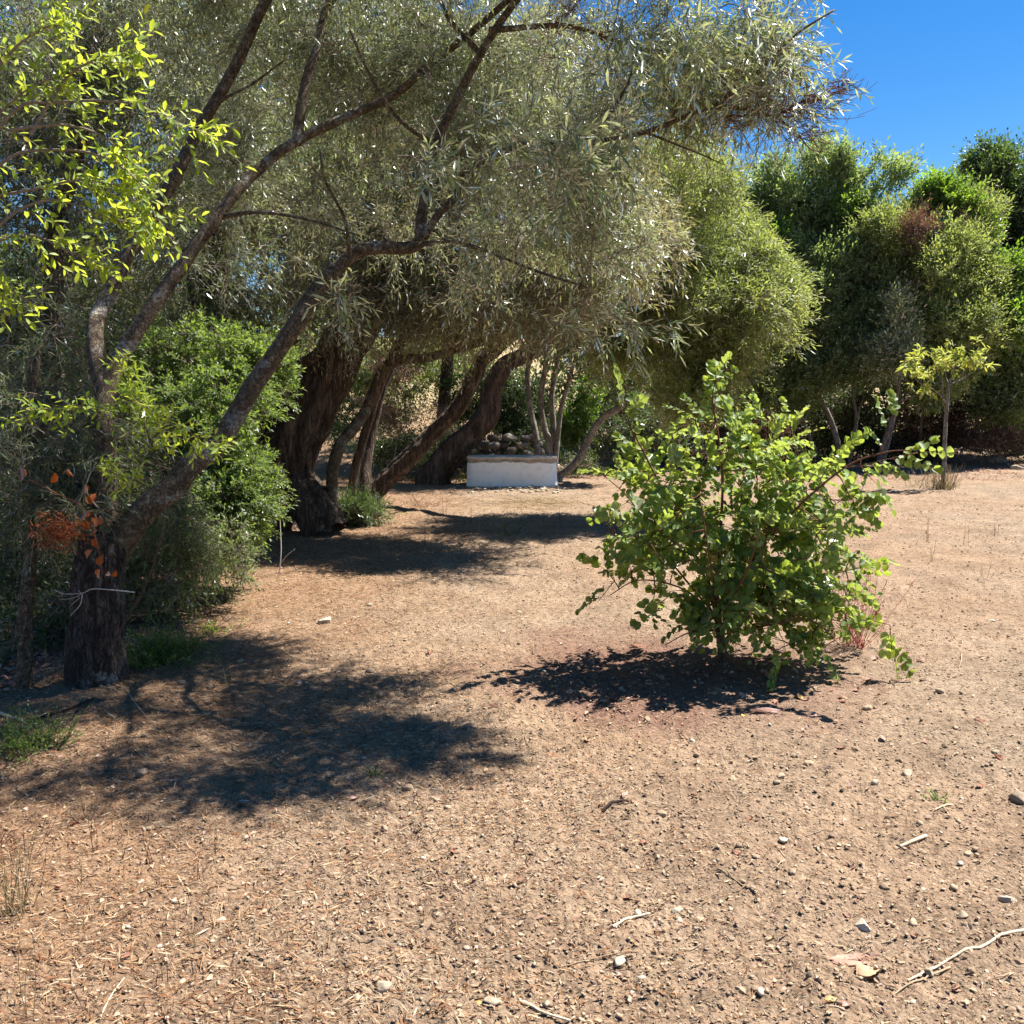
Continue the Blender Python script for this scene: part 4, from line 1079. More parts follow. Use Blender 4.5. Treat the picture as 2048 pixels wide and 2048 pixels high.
belt('rust red dead crown caught in the broad rounded tree', [('stem', [(1850, 700, 21), (1845, 600, 21), (1840, 520, 20.6)], .04, .02)],
     [(1838, 475, 20.8, .3, .4, .35), (1855, 550, 20.6, .25, .3, .3), (1910, 480, 21.4, .25, .3, .2)], M_RUST, 30, 55, R=.26, L=.08, W=.025, bare=6, n3=3, bark=M_BARK_RED)
belt('lime green creeper heaped on the treetops beneath the dark tall tree', [('stem', [(1900, 700, 22), (1890, 560, 22), (1885, 450, 22)], .04, .02)],
     [(1890, 405, 22, .6, .5, .36), (1930, 470, 22, .5, .4, .4), (1700, 440, 22.4, .5, .4, .2), (1560, 500, 22, .2, .3, .4), (2010, 650, 21.2, .5, .4, .6), (2030, 560, 21.4, .4, .4, .4)], M_IVY, 130, 56, R=.3, L=.09, W=.05, shape='rhomb')
belt('tallest tree of the belt, near black green and wrapped in creeper', [
    ('trunk', [(2040, 940, 24.5), (2030, 700, 24.5), (2010, 500, 24.5), (2000, 400, 24.5)], .2, .1)],
    [(1990, 350, 24.4, .75, .8, .55), (2050, 400, 24.4, 1.0, 1, .9), (1945, 430, 24.4, .45, .6, .6), (2060, 560, 24.4, 1.2, 1, 1.2), (1990, 500, 24.6, .7, .7, .9), (2130, 450, 24.6, 1.2, 1, 1.6)], M_DARK, 330, 57, R=.45, L=.1, W=.05, n2=8, thr=-.6)
belt('low dark tree at the end of the clearing beneath the creeper', [
    ('trunk', [(2070, 930, 22.4), (2060, 800, 22.4), (2050, 700, 22.4)], .1, .06)],
    [(2020, 720, 22, .8, .7, .9), (2080, 650, 22.4, .9, .8, 1.2), (2000, 810, 21.8, .6, .5, .4)], M_GREY, 140, 58, R=.45, bare=3)
belt('grey green olive between the light green tree and the ragged tall tree', [
    ('stem', [(1640, 925, 22.8), (1610, 850, 22.8), (1570, 760, 22.8)], .06, .04)],
    [(1530, 640, 21.5, .8, .8, .9), (1500, 760, 21, .7, .6, .6), (1580, 780, 21.6, .6, .5, .4), (1480, 540, 22, .6, .6, .8)], M_OLIVE_PALE, 160, 59, R=.4, bare=3)
belt('dim tree behind the light green crown closing the gap to the sky', [
    ('trunk', [(1300, 900, 24), (1320, 700, 24), (1330, 500, 24)], .15, .08)],
    [(1320, 420, 24, 2.0, 1.2, 1.3), (1250, 640, 23.6, 1.8, 1.2, 1.0), (1420, 600, 24, 1.6, 1.2, 1.4), (1400, 780, 23, 1.4, 1, .7)], M_GREY, 200, 60, R=.7, L=.15, W=.055)

def thicket(label, blobs, seed, n=130, leafm=M_RUST, **kw):
    b = P(blobs[0][0], 900, blobs[0][2]); b[2] = float(H(b[0], b[1]))
    return plant('bramble_thicket', label, 'thicket', [], blobs, leafm, M_TWIG_DARK, twig=M_TWIG_DARK, n=n, R=.45, n2=7, n3=2, k=6, L=.07, W=.035, seed=seed, spray=.3, bare=16, tw_r=.0035, fine=False, base=b,
                 group='shaded thickets under the belt trees', thr=-.7, **kw)
thicket('brown dead bramble thicket in shade behind the sapling', [(1850, 860, 22.8, 1.1, .5, .8), (1930, 850, 22.8, 1.0, .5, .8), (1880, 780, 22.8, 1.2, .5, .5), (1980, 880, 21.4, .8, .4, .35)], 71, 170)
thicket('dark twiggy thicket under the ragged tall tree', [(1600, 860, 23.4, 1.2, .5, .8), (1700, 850, 23.2, 1.1, .5, .8), (1650, 780, 23.6, 1.4, .5, .6)], 72, 150, M_DARK)
thicket('reddish brown thicket behind the round leaved bush', [(1400, 880, 21.6, 1.1, .5, .5), (1500, 870, 22.6, 1.1, .5, .6), (1460, 810, 23.4, 1.3, .5, .6), (1320, 850, 21.6, .8, .5, .6)], 73, 150)
thicket('dim undergrowth at the far end of the clearing', [(2050, 860, 23, 1.2, .5, .9), (2120, 850, 23, 1.2, .5, 1.0)], 74, 90, M_DARK)
thicket('low bramble between the thickets at the foot of the pale stems', [(1740, 890, 23.2, .8, .4, .4), (1800, 900, 22.8, .7, .4, .35), (1560, 910, 22.8, .9, .35, .3), (1660, 915, 23, .9, .35, .28)], 75, 110, M_DARK)
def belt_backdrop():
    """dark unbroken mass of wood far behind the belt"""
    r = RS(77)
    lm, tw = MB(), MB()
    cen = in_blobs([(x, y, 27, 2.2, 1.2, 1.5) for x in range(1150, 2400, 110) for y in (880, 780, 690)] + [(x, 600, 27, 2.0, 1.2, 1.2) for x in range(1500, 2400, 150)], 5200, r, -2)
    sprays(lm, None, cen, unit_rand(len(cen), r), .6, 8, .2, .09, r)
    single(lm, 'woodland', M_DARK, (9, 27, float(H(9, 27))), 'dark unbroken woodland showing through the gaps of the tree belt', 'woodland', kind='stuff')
belt_backdrop()

# ------------------------------------------------------------------ the round leaved bush in the clearing
def compound_leaves(S, D, Nn, r, pairs=(4, 5), rach=.15, lf=.05, twm=None):
    B, LD, N, L = [], [], [], []
    s0, s1, s2 = [], [], []
    for s, d, n in zip(S, D, Nn):
        k = r.randint(pairs[0], pairs[1] + 1)
        ln = rach * (.7 + .6 * r.rand()) * k / 4
        d = nrm(d); side = nrm(np.cross(d, n)); n = np.cross(side, d)
        p2 = s + d * ln - np.array([0, 0, .15 * ln]) + n * .1 * ln * r.randn()
        p1 = s + d * ln * .5 + n * .08 * ln
        s0.append(s); s1.append(p1); s2.append(p2)
        sz = lf * (.6 + .75 * r.rand())
        for j in range(k):
            t = .25 + .75 * j / max(k - 1, 1)
            b = (1 - t) ** 2 * s + 2 * t * (1 - t) * p1 + t * t * p2
            for q in (-1, 1):
                an = rad(62 + 14 * r.randn()) if j < k - 1 else rad(35 + 8 * r.randn())
                B.append(b); LD.append(d * math.cos(an) + side * q * math.sin(an) + n * .12 * r.randn())
                N.append(n + .32 * r.normal(size=3)); L.append(sz * (.8 + .35 * r.rand()))
    if twm is not None:
        thin_tubes(twm, np.array(s0), np.array(s1), np.array(s2), .0016, .0009, r.rand(len(s0)))
    return np.array(B), np.array(LD), nrm(np.array(N)), np.array(L)

def build_carob():
    r = RS(91)
    g = G(1445, 1330); d = g[1]
    root = thing('round_leaved_bush', (g[0], g[1], float(H(g[0], g[1]))), 'loose green bush of round leaflets on reddish twigs standing alone in the sunlit clearing', 'bush')
    L_ = [('trunk', [(1446, 1338, 0), (1443, 1290, 0), (1436, 1240, 0), (1430, 1205, 0)], .034, .024),
          ('branch', [(1434, 1235, 0), (1400, 1130, .05), (1340, 1010, .1), (1285, 900, .1), (1250, 835, .1), (1235, 800, .1)], .016, .003),
          ('branch', [(1432, 1215, 0), (1440, 1080, -.05), (1445, 960, -.1), (1435, 860, -.1), (1425, 800, -.1), (1432, 755, -.1)], .017, .003),
          ('branch', [(1438, 1225, 0), (1500, 1130, -.15), (1580, 1030, -.3), (1690, 935, -.4), (1770, 905, -.45), (1825, 900, -.5)], .016, .003),
          ('branch', [(1434, 1240, 0), (1370, 1180, -.1), (1280, 1160, -.15), (1220, 1190, -.15)], .012, .003),
          ('branch', [(1440, 1250, 0), (1550, 1200, .1), (1660, 1150, .1), (1745, 1130, .15)], .013, .003),
          ('branch', [(1442, 1270, 0), (1540, 1250, -.3), (1620, 1240, -.4), (1680, 1290, -.4)], .011, .003),
          ('branch', [(1436, 1260, 0), (1380, 1265, -.3), (1330, 1290, -.35)], .01, .003),
          ('branch', [(1436, 1215, 0), (1510, 1060, .25), (1570, 930, .35), (1560, 840, .4)], .014, .003),
          ('branch', [(1434, 1225, 0), (1390, 1060, .3), (1350, 930, .4), (1340, 860, .4)], .014, .003),
          ('branch', [(1436, 1240, 0), (1420, 1120, -.4), (1400, 1000, -.5)], .013, .003),
          ('branch', [(1438, 1240, 0), (1490, 1150, -.5), (1520, 1060, -.6)], .012, .003),
          ('branch', [(1434, 1235, 0), (1340, 1120, .15), (1260, 1000, .2), (1200, 945, .2)], .012, .003)]
    nodes = []
    for i, (nm, cr, r0, r1) in enumerate(L_):
        pts = catmull([P(a, b, d + e) for a, b, e in cr], 6)
        rr = np.linspace(r0 * (.9 if i == 0 else .6), r1 * .8, len(pts))
        mb = MB(); tube(mb, pts, rr, 8, .1, seed=i)
        mb.build(nm, M_BARK if i == 0 else M_TWIG_RED, root, True)
        if i:
            nodes.append(pts[3:])
    nodes = np.vstack(nodes)
    blobs = [(1430, 1050, d, .66, .55, .52), (1560, 1080, d, .45, .45, .42), (1320, 1080, d, .42, .42, .34), (1450, 900, d, .36, .36, .3), (1280, 930, d + .1, .2, .25, .22), (1600, 960, d - .2, .3, .3, .24),
             (1640, 1180, d, .26, .3, .22), (1250, 1150, d, .15, .2, .12), (1520, 1220, d - .1, .4, .4, .18), (1350, 1200, d, .3, .35, .16), (1560, 860, d + .2, .18, .2, .12), (1700, 1010, d - .2, .14, .2, .14), (1560, 1265, d - .15, .33, .35, .11), (1490, 1270, d - .2, .2, .3, .1), (1640, 1240, d - .1, .2, .3, .1), (1380, 1250, d - .1, .18, .3, .09), (1450, 1150, d, .6, .5, .25)]
    cen = in_blobs(blobs, 520, r, -.45, 3.6, 9)
    nb = MB()
    S, D = [], []
    for c in cen:
        dv = np.linalg.norm(nodes - c, axis=1)
        s = nodes[int(np.argmin(dv))]; ln = dv.min()
        mid = (s + c) / 2 + r.normal(size=3) * .12 * ln
        t = np.linspace(0, 1, 5)[:, None]
        pts = (1 - t) ** 2 * s + 2 * t * (1 - t) * mid + t * t * c
        tube(nb, pts, np.linspace(.0042, .0016, 5), 4, r=r.rand(), cap=False)
        nodes = np.vstack([nodes, pts[2:]])
        ax = nrm(pts[-1] - pts[-2])
        for q in range(2 if r.rand() < .7 else 1):
            S.append(pts[-1 - q]); D.append(nrm(ax * .7 + unit_rand(1, r)[0] * .75 + np.array([0, 0, .15])))
    # named shoots that stand out of the outline
    shoots = [((1428, 860), (1432, 745), -.1, 6), ((1270, 880), (1240, 790), .1, 5), ((1700, 935), (1835, 905), -.45, 6), ((1760, 915), (1790, 830), -.45, 3), ((1720, 930), (1745, 960), -.4, 2), ((1230, 1160), (1195, 1205), -.15, 2),
              ((1660, 1150), (1760, 1125), .15, 5), ((1545, 880), (1605, 840), .3, 3), ((1640, 960), (1690, 880), -.3, 3), ((1780, 1250), (1785, 1320), -.3, 3), ((1640, 1060), (1700, 1050), -.2, 3), ((1260, 960), (1210, 950), .2, 3), ((1660, 1000), (1750, 1000), -.3, 4)]
    for (x0, y0), (x1, y1), e, k in shoots:
        a, b = P(x0, y0, d + e), P(x1, y1, d + e)
        for j in range(k):
            t = (j + .5) / k
            p = a * (1 - t) + b * t
            S.append(p); D.append(nrm(nrm(b - a) * 1.0 + unit_rand(1, r)[0] * .75))
        c_ = nodes[int(np.argmin(np.linalg.norm(nodes - a, axis=1)))]
        tube(nb, np.array([c_, (c_ + a) / 2 + r.normal(size=3) * .01, a, b]), [.004, .0035, .003, .0015], 4, r=r.rand(), cap=False)
    S, D = np.array(S), np.array(D)
    out = nrm(S - np.array([g[0], g[1], .7]))
    Nn = nrm(np.array([0.25, -.25, .75]) + .45 * out * np.array([1, 1, .3]) + .5 * r.normal(size=S.shape))
    B, LD, N, L = compound_leaves(S, D, Nn, r, twm=nb, lf=.041)
    nb.build('twigs', M_TWIG_RED, root)['kind'] = 'stuff'
    rv = np.clip(r.rand(len(B)), 0, 1)
    low = rv * .8 + .15 * np.clip((B[:, 2] - .4), 0, 1)  # random tone, raised with height to paint in sunlight on the upper leaves
    split_leaves(root, 'leaf', unit_leaf_meshes('carob_leaf', M_CAROB, 'round', .92, 8, .55, .3), M_CAROB, 'round', .92, B, LD, N, L, low, r, 300, 'foliage', .55, .3)
    return g
carob = build_carob()

def red_plant():
    r = RS(92)
    g = G(1738, 1302)
    root = thing('red_stemmed_plant', g, 'withered bright red plant with thin curling stems beside the round leaved bush', 'plant')
    mb = MB()
    n = 40
    a = r.rand(n) * 6.28
    S = g + np.stack([np.cos(a) * .05, np.sin(a) * .05, np.zeros(n)], 1) + np.array([-.05, .1, 0])
    E = S + np.stack([-.04 + r.normal(size=n) * .16, r.normal(size=n) * .14, .12 + .42 * r.rand(n)], 1)
    thin_tubes(mb, S, (S + E) / 2 + unit_rand(n, r) * .05, E, .0022, .0012, r.rand(n), 3)
    i = r.randint(0, n, 500)
    u = .45 + .55 * r.rand(500)[:, None]
    s = S[i] * (1 - u) + E[i] * u
    e = s + unit_rand(500, r) * .05
    thin_tubes(mb, s, (s + e) / 2 + unit_rand(500, r) * .012, e, .0015, .0009, r.rand(500))
    mb.build('stems', M_REDSTEM, root)['kind'] = 'stuff'
red_plant()

# ------------------------------------------------------------------ the yellow leaved sapling
def build_sapling():
    r = RS(93)
    g = G(1885, 978); d = g[1]
    s = d / 1774.0
    root = thing('sapling', g, 'slender sapling with a flat crown of yellow green leaves, alone on the sunlit soil', 'tree')
    L_ = [('trunk', [(1885, 982), (1888, 930), (1890, 870), (1893, 820), (1896, 785), (1898, 765)], .042, .026, 0),
          ('branch', [(1894, 808), (1880, 790), (1862, 776), (1845, 772)], .018, .008, -.1),
          ('branch', [(1898, 768), (1905, 745), (1912, 725)], .018, .006, 0), ('branch', [(1898, 770), (1925, 758), (1950, 740), (1968, 735)], .016, .006, .1),
          ('branch', [(1885, 792), (1885, 765), (1875, 740), (1868, 722)], .014, .005, -.2), ('branch', [(1897, 770), (1890, 745), (1895, 722)], .014, .005, .25), ('branch', [(1912, 760), (1935, 735), (1948, 718)], .012, .005, -.2),
          ('branch', [(1862, 776), (1845, 755), (1835, 730)], .01, .004, .2), ('branch', [(1855, 774), (1838, 765), (1826, 750)], .009, .004, -.2),
          ('branch', [(1886, 925), (1905, 905), (1925, 895)], .012, .005, -.05), ('branch', [(1884, 912), (1870, 905), (1860, 898)], .009, .004, 0)]
    tips = []
    for i, (nm, cr, r0, r1, e) in enumerate(L_):
        k = np.linspace(0, 1, len(cr)) * (e if i else 0)
        pts = catmull([P(a, b, d + q) for (a, b), q in zip(cr, k)], 5)
        mb = MB(); tube(mb, pts, np.linspace(r0, r1, len(pts)), 8, .1, seed=i); mb.build(nm, M_BARK_PALE, root, True)
        if 1 <= i <= 8:
            tips += [pts[-1], pts[len(pts) * 2 // 3]]
    S, D = [], []
    for t in tips:
        for _ in range(4):
            S.append(t + np.array([0, 0, .28 * r.rand() - .04]) + r.normal(size=3) * .06); D.append(nrm(unit_rand(1, r)[0] + np.array([0, 0, .5])))
    S, D = np.array(S), np.array(D)
    tw = MB()
    B, LD, N, L = spray_arrays(S, D, .16, 8, r, 1.0, .1, .125, 1.0, tw, .004)
    LD = nrm(LD + np.array([0, 0, -.15]))
    tw.build('twigs', M_TWIG, root)['kind'] = 'stuff'
    split_leaves(root, 'leaf', unit_leaf_meshes('sapling_leaf', M_YELLOW, 'oval', .34, 5, .4, .35), M_YELLOW, 'oval', .34, B, LD, N, L, r.rand(len(B)), r, 300, 'foliage', .4, .35)
    mb = MB()
    n = 160
    S = g + np.c_[r.normal(size=(n, 2)) * .12, np.zeros(n)]
    S[:, 2] = ground_z(S[:, 0], S[:, 1])
    E = S + np.c_[r.normal(size=(n, 2)) * .10, .12 + .35 * r.rand(n)]
    thin_tubes(mb, S, (S + E) / 2 + unit_rand(n, r) * .02, E, .004, .0015, r.rand(n))
    single(mb, 'grass_tuft', M_DRYGRASS, g, 'dry straw coloured grass tuft round the foot of the sapling', 'grass tuft')
build_sapling()

# ------------------------------------------------------------------ lime green sprays hanging into the picture near the camera
def lime_sprays():
    r = RS(94)
    base = P(-140, 1500, 3.0); base[2] = float(H(base[0], base[1]))
    root = thing('lime_leaved_shrub', base, 'arching shrub with sunlit lime green leaves hanging before the olive', 'shrub')
    main = [[(-150, 500, 3.0), (-60, 300, 3.0), (40, 190, 2.95), (120, 150, 2.9)], [(-120, 430, 3.0), (20, 230, 2.9), (110, 205, 2.9), (250, 205, 2.85), (330, 235, 2.8), (398, 262, 2.8)],
            [(-120, 520, 3.0), (0, 330, 2.9), (120, 300, 2.9), (220, 320, 2.9), (290, 380, 2.85), (312, 440, 2.85)], [(-100, 600, 3.0), (0, 450, 2.9), (100, 400, 2.9), (200, 430, 2.9), (260, 450, 2.9)],
            [(-100, 650, 3.0), (-20, 500, 2.9), (60, 470, 2.9), (130, 500, 2.9), (180, 520, 2.9)], [(-100, 300, 3.0), (0, 130, 2.9), (80, 60, 2.9), (130, 50, 2.9)], [(60, 270, 2.9), (130, 160, 2.9), (190, 120, 2.85), (270, 95, 2.85)],
            [(-100, 700, 3.0), (-40, 600, 2.9), (0, 560, 2.9), (10, 600, 2.9)], [(20, 260, 2.9), (120, 250, 2.9), (200, 270, 2.9), (270, 330, 2.9)], [(-50, 400, 2.9), (60, 380, 2.9), (160, 360, 2.9), (230, 370, 2.9)]]
    S, D = [], []
    for i, cr in enumerate(main):
        pts = catmull([P(*c) for c in cr], 7)
        mb = MB(); tube(mb, pts, np.linspace(.006, .0018, len(pts)), 6, .05, seed=i); mb.build('branch', M_TWIG, root, True)
        T = nrm(np.gradient(pts, axis=0))
        for j in range(5, len(pts)):
            for _ in range((j + i) % 2 + (1 if j > len(pts) - 8 else 0)):
                S.append(pts[j]); D.append(nrm(T[j] * .8 + unit_rand(1, r)[0] * .8 + np.array([0, 0, .1])))
    S, D = np.array(S), np.array(D)
    tw = MB()
    B, LD, N, L = spray_arrays(S, D, .12, 10, r, .85, .15, .034, .6, tw, .0013)
    N = nrm(N + np.array([.3, -.3, .2]))
    tw.build('twigs', M_TWIG, root)['kind'] = 'stuff'
    split_leaves(root, 'leaf', unit_leaf_meshes('lime_leaf', M_LIME, 'oval', .42), M_LIME, 'oval', .42, B, LD, N, L, r.rand(len(B)), r, 300)
    # stems down to the ground
    for (a, b) in (((-150, 500, 3.0), (-140, 1500, 3.0)), ((-120, 430, 3.0), (-155, 1500, 3.05))):
        p, q = P(*a), P(*b); q[2] = float(H(q[0], q[1])) - .05
        mb = MB(); tube(mb, catmull([q, (p + q) / 2 + np.array([.1, .1, 0]), p], 6), np.linspace(.02, .007, 13), 8, .1); mb.build('stem', M_TWIG, root, True)
    base = P(235, 1290, 4.7); base[2] = float(H(base[0], base[1]))
    root = thing('lime_leaved_shrub', base, 'thin shrub with lime green sprigs lit up before the fork of the olive trunk', 'shrub')
    main = [[(225, 1290, 4.7), (300, 1150, 4.5), (330, 1000, 4.4), (300, 880, 4.4), (260, 780, 4.4), (240, 730, 4.4)], [(300, 880, 4.4), (340, 850, 4.3), (390, 870, 4.3), (440, 890, 4.3)], [(330, 1000, 4.4), (270, 960, 4.4), (220, 945, 4.4)],
            [(320, 960, 4.4), (330, 880, 4.4), (290, 810, 4.4), (250, 800, 4.3)], [(280, 830, 4.4), (200, 820, 4.4), (130, 810, 4.4), (60, 830, 4.4)]]
    S, D = [], []
    for i, cr in enumerate(main):
        pts = catmull([P(*c) for c in cr], 7)
        mb = MB(); tube(mb, pts, np.linspace(.005 if i == 0 else .003, .0018, len(pts)), 6, .05, seed=i); mb.build('stem' if i == 0 else 'branch', M_TWIG_DARK, root, True)
        T = nrm(np.gradient(pts, axis=0))
        for j in range(20 if i == 0 else 4, len(pts)):
            for _ in range(1 + j % 2):
                S.append(pts[j]); D.append(nrm(T[j] * .7 + unit_rand(1, r)[0] * .9))
    S, D = np.array(S), np.array(D)
    tw = MB()
    B, LD, N, L = spray_arrays(S, D, .10, 6, r, .9, .1, .048, .8, tw, .0014)
    N = nrm(N + np.array([.3, -.3, .2]))
    tw.build('twigs', M_TWIG, root)['kind'] = 'stuff'
    split_leaves(root, 'leaf', unit_leaf_meshes('sprig_leaf', M_LIME, 'oval', .36), M_LIME, 'oval', .36, B, LD, N, L, r.rand(len(B)), r, 300)
lime_sprays()

def dead_spray():
    r = RS(95)
    b0 = P(150, 1060, 4.55)
    gb = P(120, 1500, 4.55); gb[2] = float(H(gb[0], 4.55))
    root = thing('withered_sprig', b0, 'withered orange brown sprig with curled dead leaves hanging before the dark forked trunk', 'dead sprig')
    mb = MB()
    tube(mb, catmull([P(60, 960, 4.6), P(120, 990, 4.56), P(170, 1020, 4.52), P(195, 1090, 4.5), P(205, 1150, 4.5)], 6), .0035, 5); tube(mb, catmull([P(190, 1020, 4.52), P(150, 1060, 4.5), P(85, 1085, 4.5)], 6), .003, 5)
    mb.build('stem', M_TWIG_RED, root, True)
    n = 420
    c = np.array([P(x, y, 4.5) for x, y in zip(120 + 26 * r.randn(n), 1062 + 15 * r.randn(n))]) + r.normal(size=(n, 3)) * .02
    e = c + unit_rand(n, r) * .04
    mb = MB(); thin_tubes(mb, c, (c + e) / 2 + unit_rand(n, r) * .02, e, .0018, .0012, r.rand(n))
    mb.build('dry_tendrils', M_DRYLEAF, root)['kind'] = 'stuff'
    pts = [(175, 1020), (185, 1035), (200, 1030), (195, 1060), (180, 1005), (205, 1045), (190, 1075), (185, 1100), (200, 1138), (210, 1150), (232, 1140), (195, 1130), (40, 935), (110, 945), (135, 938), (170, 970), (185, 1010), (170, 1040)]
    B = np.array([P(x, y, 4.48) for x, y in pts]); n = len(B)
    leaf_objects(root, 'leaf', unit_leaf_meshes('dry_leaf', M_DRYLEAF, 'oval', .62, 4, .9, .5), B, unit_rand(n, r) * np.array([1, .4, 1]) + np.array([0, 0, -.4]), unit_rand(n, r) + np.array([.3, -.6, .3]), .038 + .026 * r.rand(n), r)
    # bleached bare twig
    b = P(240, 1190, 4.6)
    root = thing('bare_twig', b, 'bleached bare forked twig sticking out in front of the dark trunk', 'twig')
    mb = MB()
    for cr, a in (([(270, 1185), (225, 1180), (185, 1178), (165, 1186), (130, 1188), (108, 1180)], .004), ([(165, 1186), (150, 1195), (118, 1200)], .0025), ([(165, 1188), (160, 1210), (140, 1232)], .003), ([(162, 1186), (155, 1180)], .002), ([(160, 1195), (140, 1212)], .002)):
        pts = catmull([P(x, y, 4.6 - .0008 * (x - 200)) for x, y in cr], 5)
        tube(mb, pts, np.linspace(a, a * .4, len(pts)), 5, r=r.rand())
    mb.build('stem', M_WHITETWIG, root, True)
    g = G(558, 1150)
    root = thing('dead_stalk', g, 'single thin bleached dead stalk standing upright before the old leaning trunk', 'stalk')
    mb = MB()
    for cr, a in (([(558, 1152), (562, 1100), (560, 1040), (562, 1010), (556, 998)], .006), ([(561, 1012), (570, 1005)], .003), ([(558, 1130), (575, 1110), (590, 1098)], .003), ([(560, 1018), (550, 1010)], .003)):
        pts = catmull([P(x, y, g[1]) for x, y in cr], 5)
        tube(mb, pts, np.linspace(a, a * .5, len(pts)), 5, r=r.rand())
    mb.build('stem', M_WHITETWIG, root, True)
dead_spray()

# ------------------------------------------------------------------ small plants on the ground
def low_plant(name, label, px, py, w, h, m, r, leafL=.03, leafW=.008, n=60, k=10, cat='plant', tw=M_GREENGRASS, lean=0, shape='rhomb', leafmat=None):
    g = G(px, py)
    root = thing(name, g, label, cat)
    S = g + np.c_[r.normal(size=(n, 2)) * w * .3, np.zeros(n)]
    S[:, 2] = ground_z(S[:, 0], S[:, 1])
    D = nrm(np.c_[r.normal(size=(n, 2)) * .6 + [lean, 0], np.full(n, .9)])
    lm, tm = MB(), MB()
    sprays(lm, tm, S, D, h, k, leafL, leafW, r, shape, .7, .25, .0015)
    tm.build('stems', tw, root)['kind'] = 'stuff'
    lm.build('foliage', leafmat or m, root)['kind'] = 'stuff'
r = RS(96)
low_plant('feathery_plant', 'low feathery bright green plant growing at the foot of the dark forked trunk', 325, 1320, .34, .24, M_LENT, r, .03, .008, 200, 16)
low_plant('feathery_plant', 'trailing feathery green plant on the shaded bank at the picture edge', 60, 1500, .26, .2, M_LENT, r, .022, .006, 120, 14)
low_plant('seedling', 'yellow green creeping seedlings at the edge of the bank beside the feathery plant', 430, 1262, .25, .08, M_LIME, r, .03, .014, 22, 5)
low_plant('seedling', 'young leafy seedling at the left foot of the white well', 916, 968, .25, .34, M_LIME, r, .05, .028, 12, 9)
low_plant('seedling', 'tiny grey green seedling on the bare soil near the pale stick', 1872, 1600, .05, .05, M_GREY, r, .02, .006, 10, 6)
low_plant('grass_tuft', 'green grass tuft in the shade strip before the well', 1018, 1072, .12, .22, M_DARK, r, .16, .008, 14, 3, 'grass tuft')
low_plant('seedling', 'small green seedling in the shade patch of the olive', 745, 1562, .03, .05, M_LENT, r, .02, .006, 8, 6)
low_plant('grass_tuft', 'dark spiky grass tuft under the leaning dark trunk', 745, 1040, .25, .3, M_DARK, r, .2, .012, 20, 3, 'grass tuft')

def tuft(label, px, py, w, h, n, m, r, name='grass_tuft', cat='grass tuft', rr=.0016, group=None):
    g = G(px, py)
    mb = MB()
    S = g + np.c_[r.normal(size=(n, 2)) * w, np.zeros(n)]
    S[:, 2] = ground_z(S[:, 0], S[:, 1]) - .005
    E = S + np.c_[r.normal(size=(n, 2)) * w * 1.4, h * (.4 + .6 * r.rand(n))]
    thin_tubes(mb, S, (S + E) / 2 + unit_rand(n, r) * h * .08, E, rr, rr * .5, r.rand(n), 3)
    k = n
    u = .4 + .6 * r.rand(k)[:, None]
    s = S * (1 - u) + E * u; e = s + unit_rand(k, r) * h * .12 + np.array([0, 0, h * .06])
    thin_tubes(mb, s, (s + e) / 2, e, rr * .8, rr * .4, r.rand(k))
    single(mb, name, m, g, label, cat, group)
tuft('sparse dry yellowish grass tuft at the lower picture edge', 40, 1840, .02, .26, 26, M_DRYGRASS, r)
tuft('tangled dull reddish dry plant on the shaded bank edge', 15, 1700, .05, .10, 36, M_TWIG_RED, r, 'dry_weed', 'weed')
tuft('cluster of tall dry grass stems beside the sapling', 1835, 975, .12, .35, 40, M_DRYGRASS, r, rr=.003)
tuft('dry grass patch on the sunlit soil before the white well', 1075, 1008, .35, .10, 160, M_DRYGRASS, r, rr=.0022)
tuft('dead brown weed clump at the shade edge left of the well', 850, 1012, .2, .22, 50, M_TWIG_RED, r, 'dry_weed', 'weed', .0022)
stalks = [(430, 1715, .13), (190, 1700, .2), (178, 1640, .22), (250, 1720, .07), (160, 1770, .12), (300, 1725, .1), (385, 1900, .12), (395, 1770, .1), (170, 1860, .06), (700, 1395, .2), (455, 1375, .16), (1720, 1430, .12), (1860, 1125, .35),
          (1855, 1085, .3), (1930, 1090, .3), (1990, 1075, .25), (960, 1068, .2), (1040, 1040, .3), (1010, 1050, .28), (940, 1050, .25), (760, 1105, .3), (850, 1095, .26), (1090, 1050, .22), (890, 1035, .3), (1965, 1160, .2), (1120, 1040, .2), (60, 2040, .25), (325, 1980, .1), (1765, 1300, .2)]
for i, (x, y, h) in enumerate(stalks):
    tuft('thin dry %s stalk standing up from the %s' % ('red brown' if i % 2 else 'straw coloured', 'near soil' if y > 1250 else 'soil before the sapling' if x > 1500 else 'shade before the well'), x, y, .008 + .004 * (y < 1200), h, 3, M_TWIG_RED if i % 2 else M_DRYGRASS, r, 'dry_stalk', 'stalk', .0016 if y > 1250 else .0028, 'dry stalks standing in the soil')

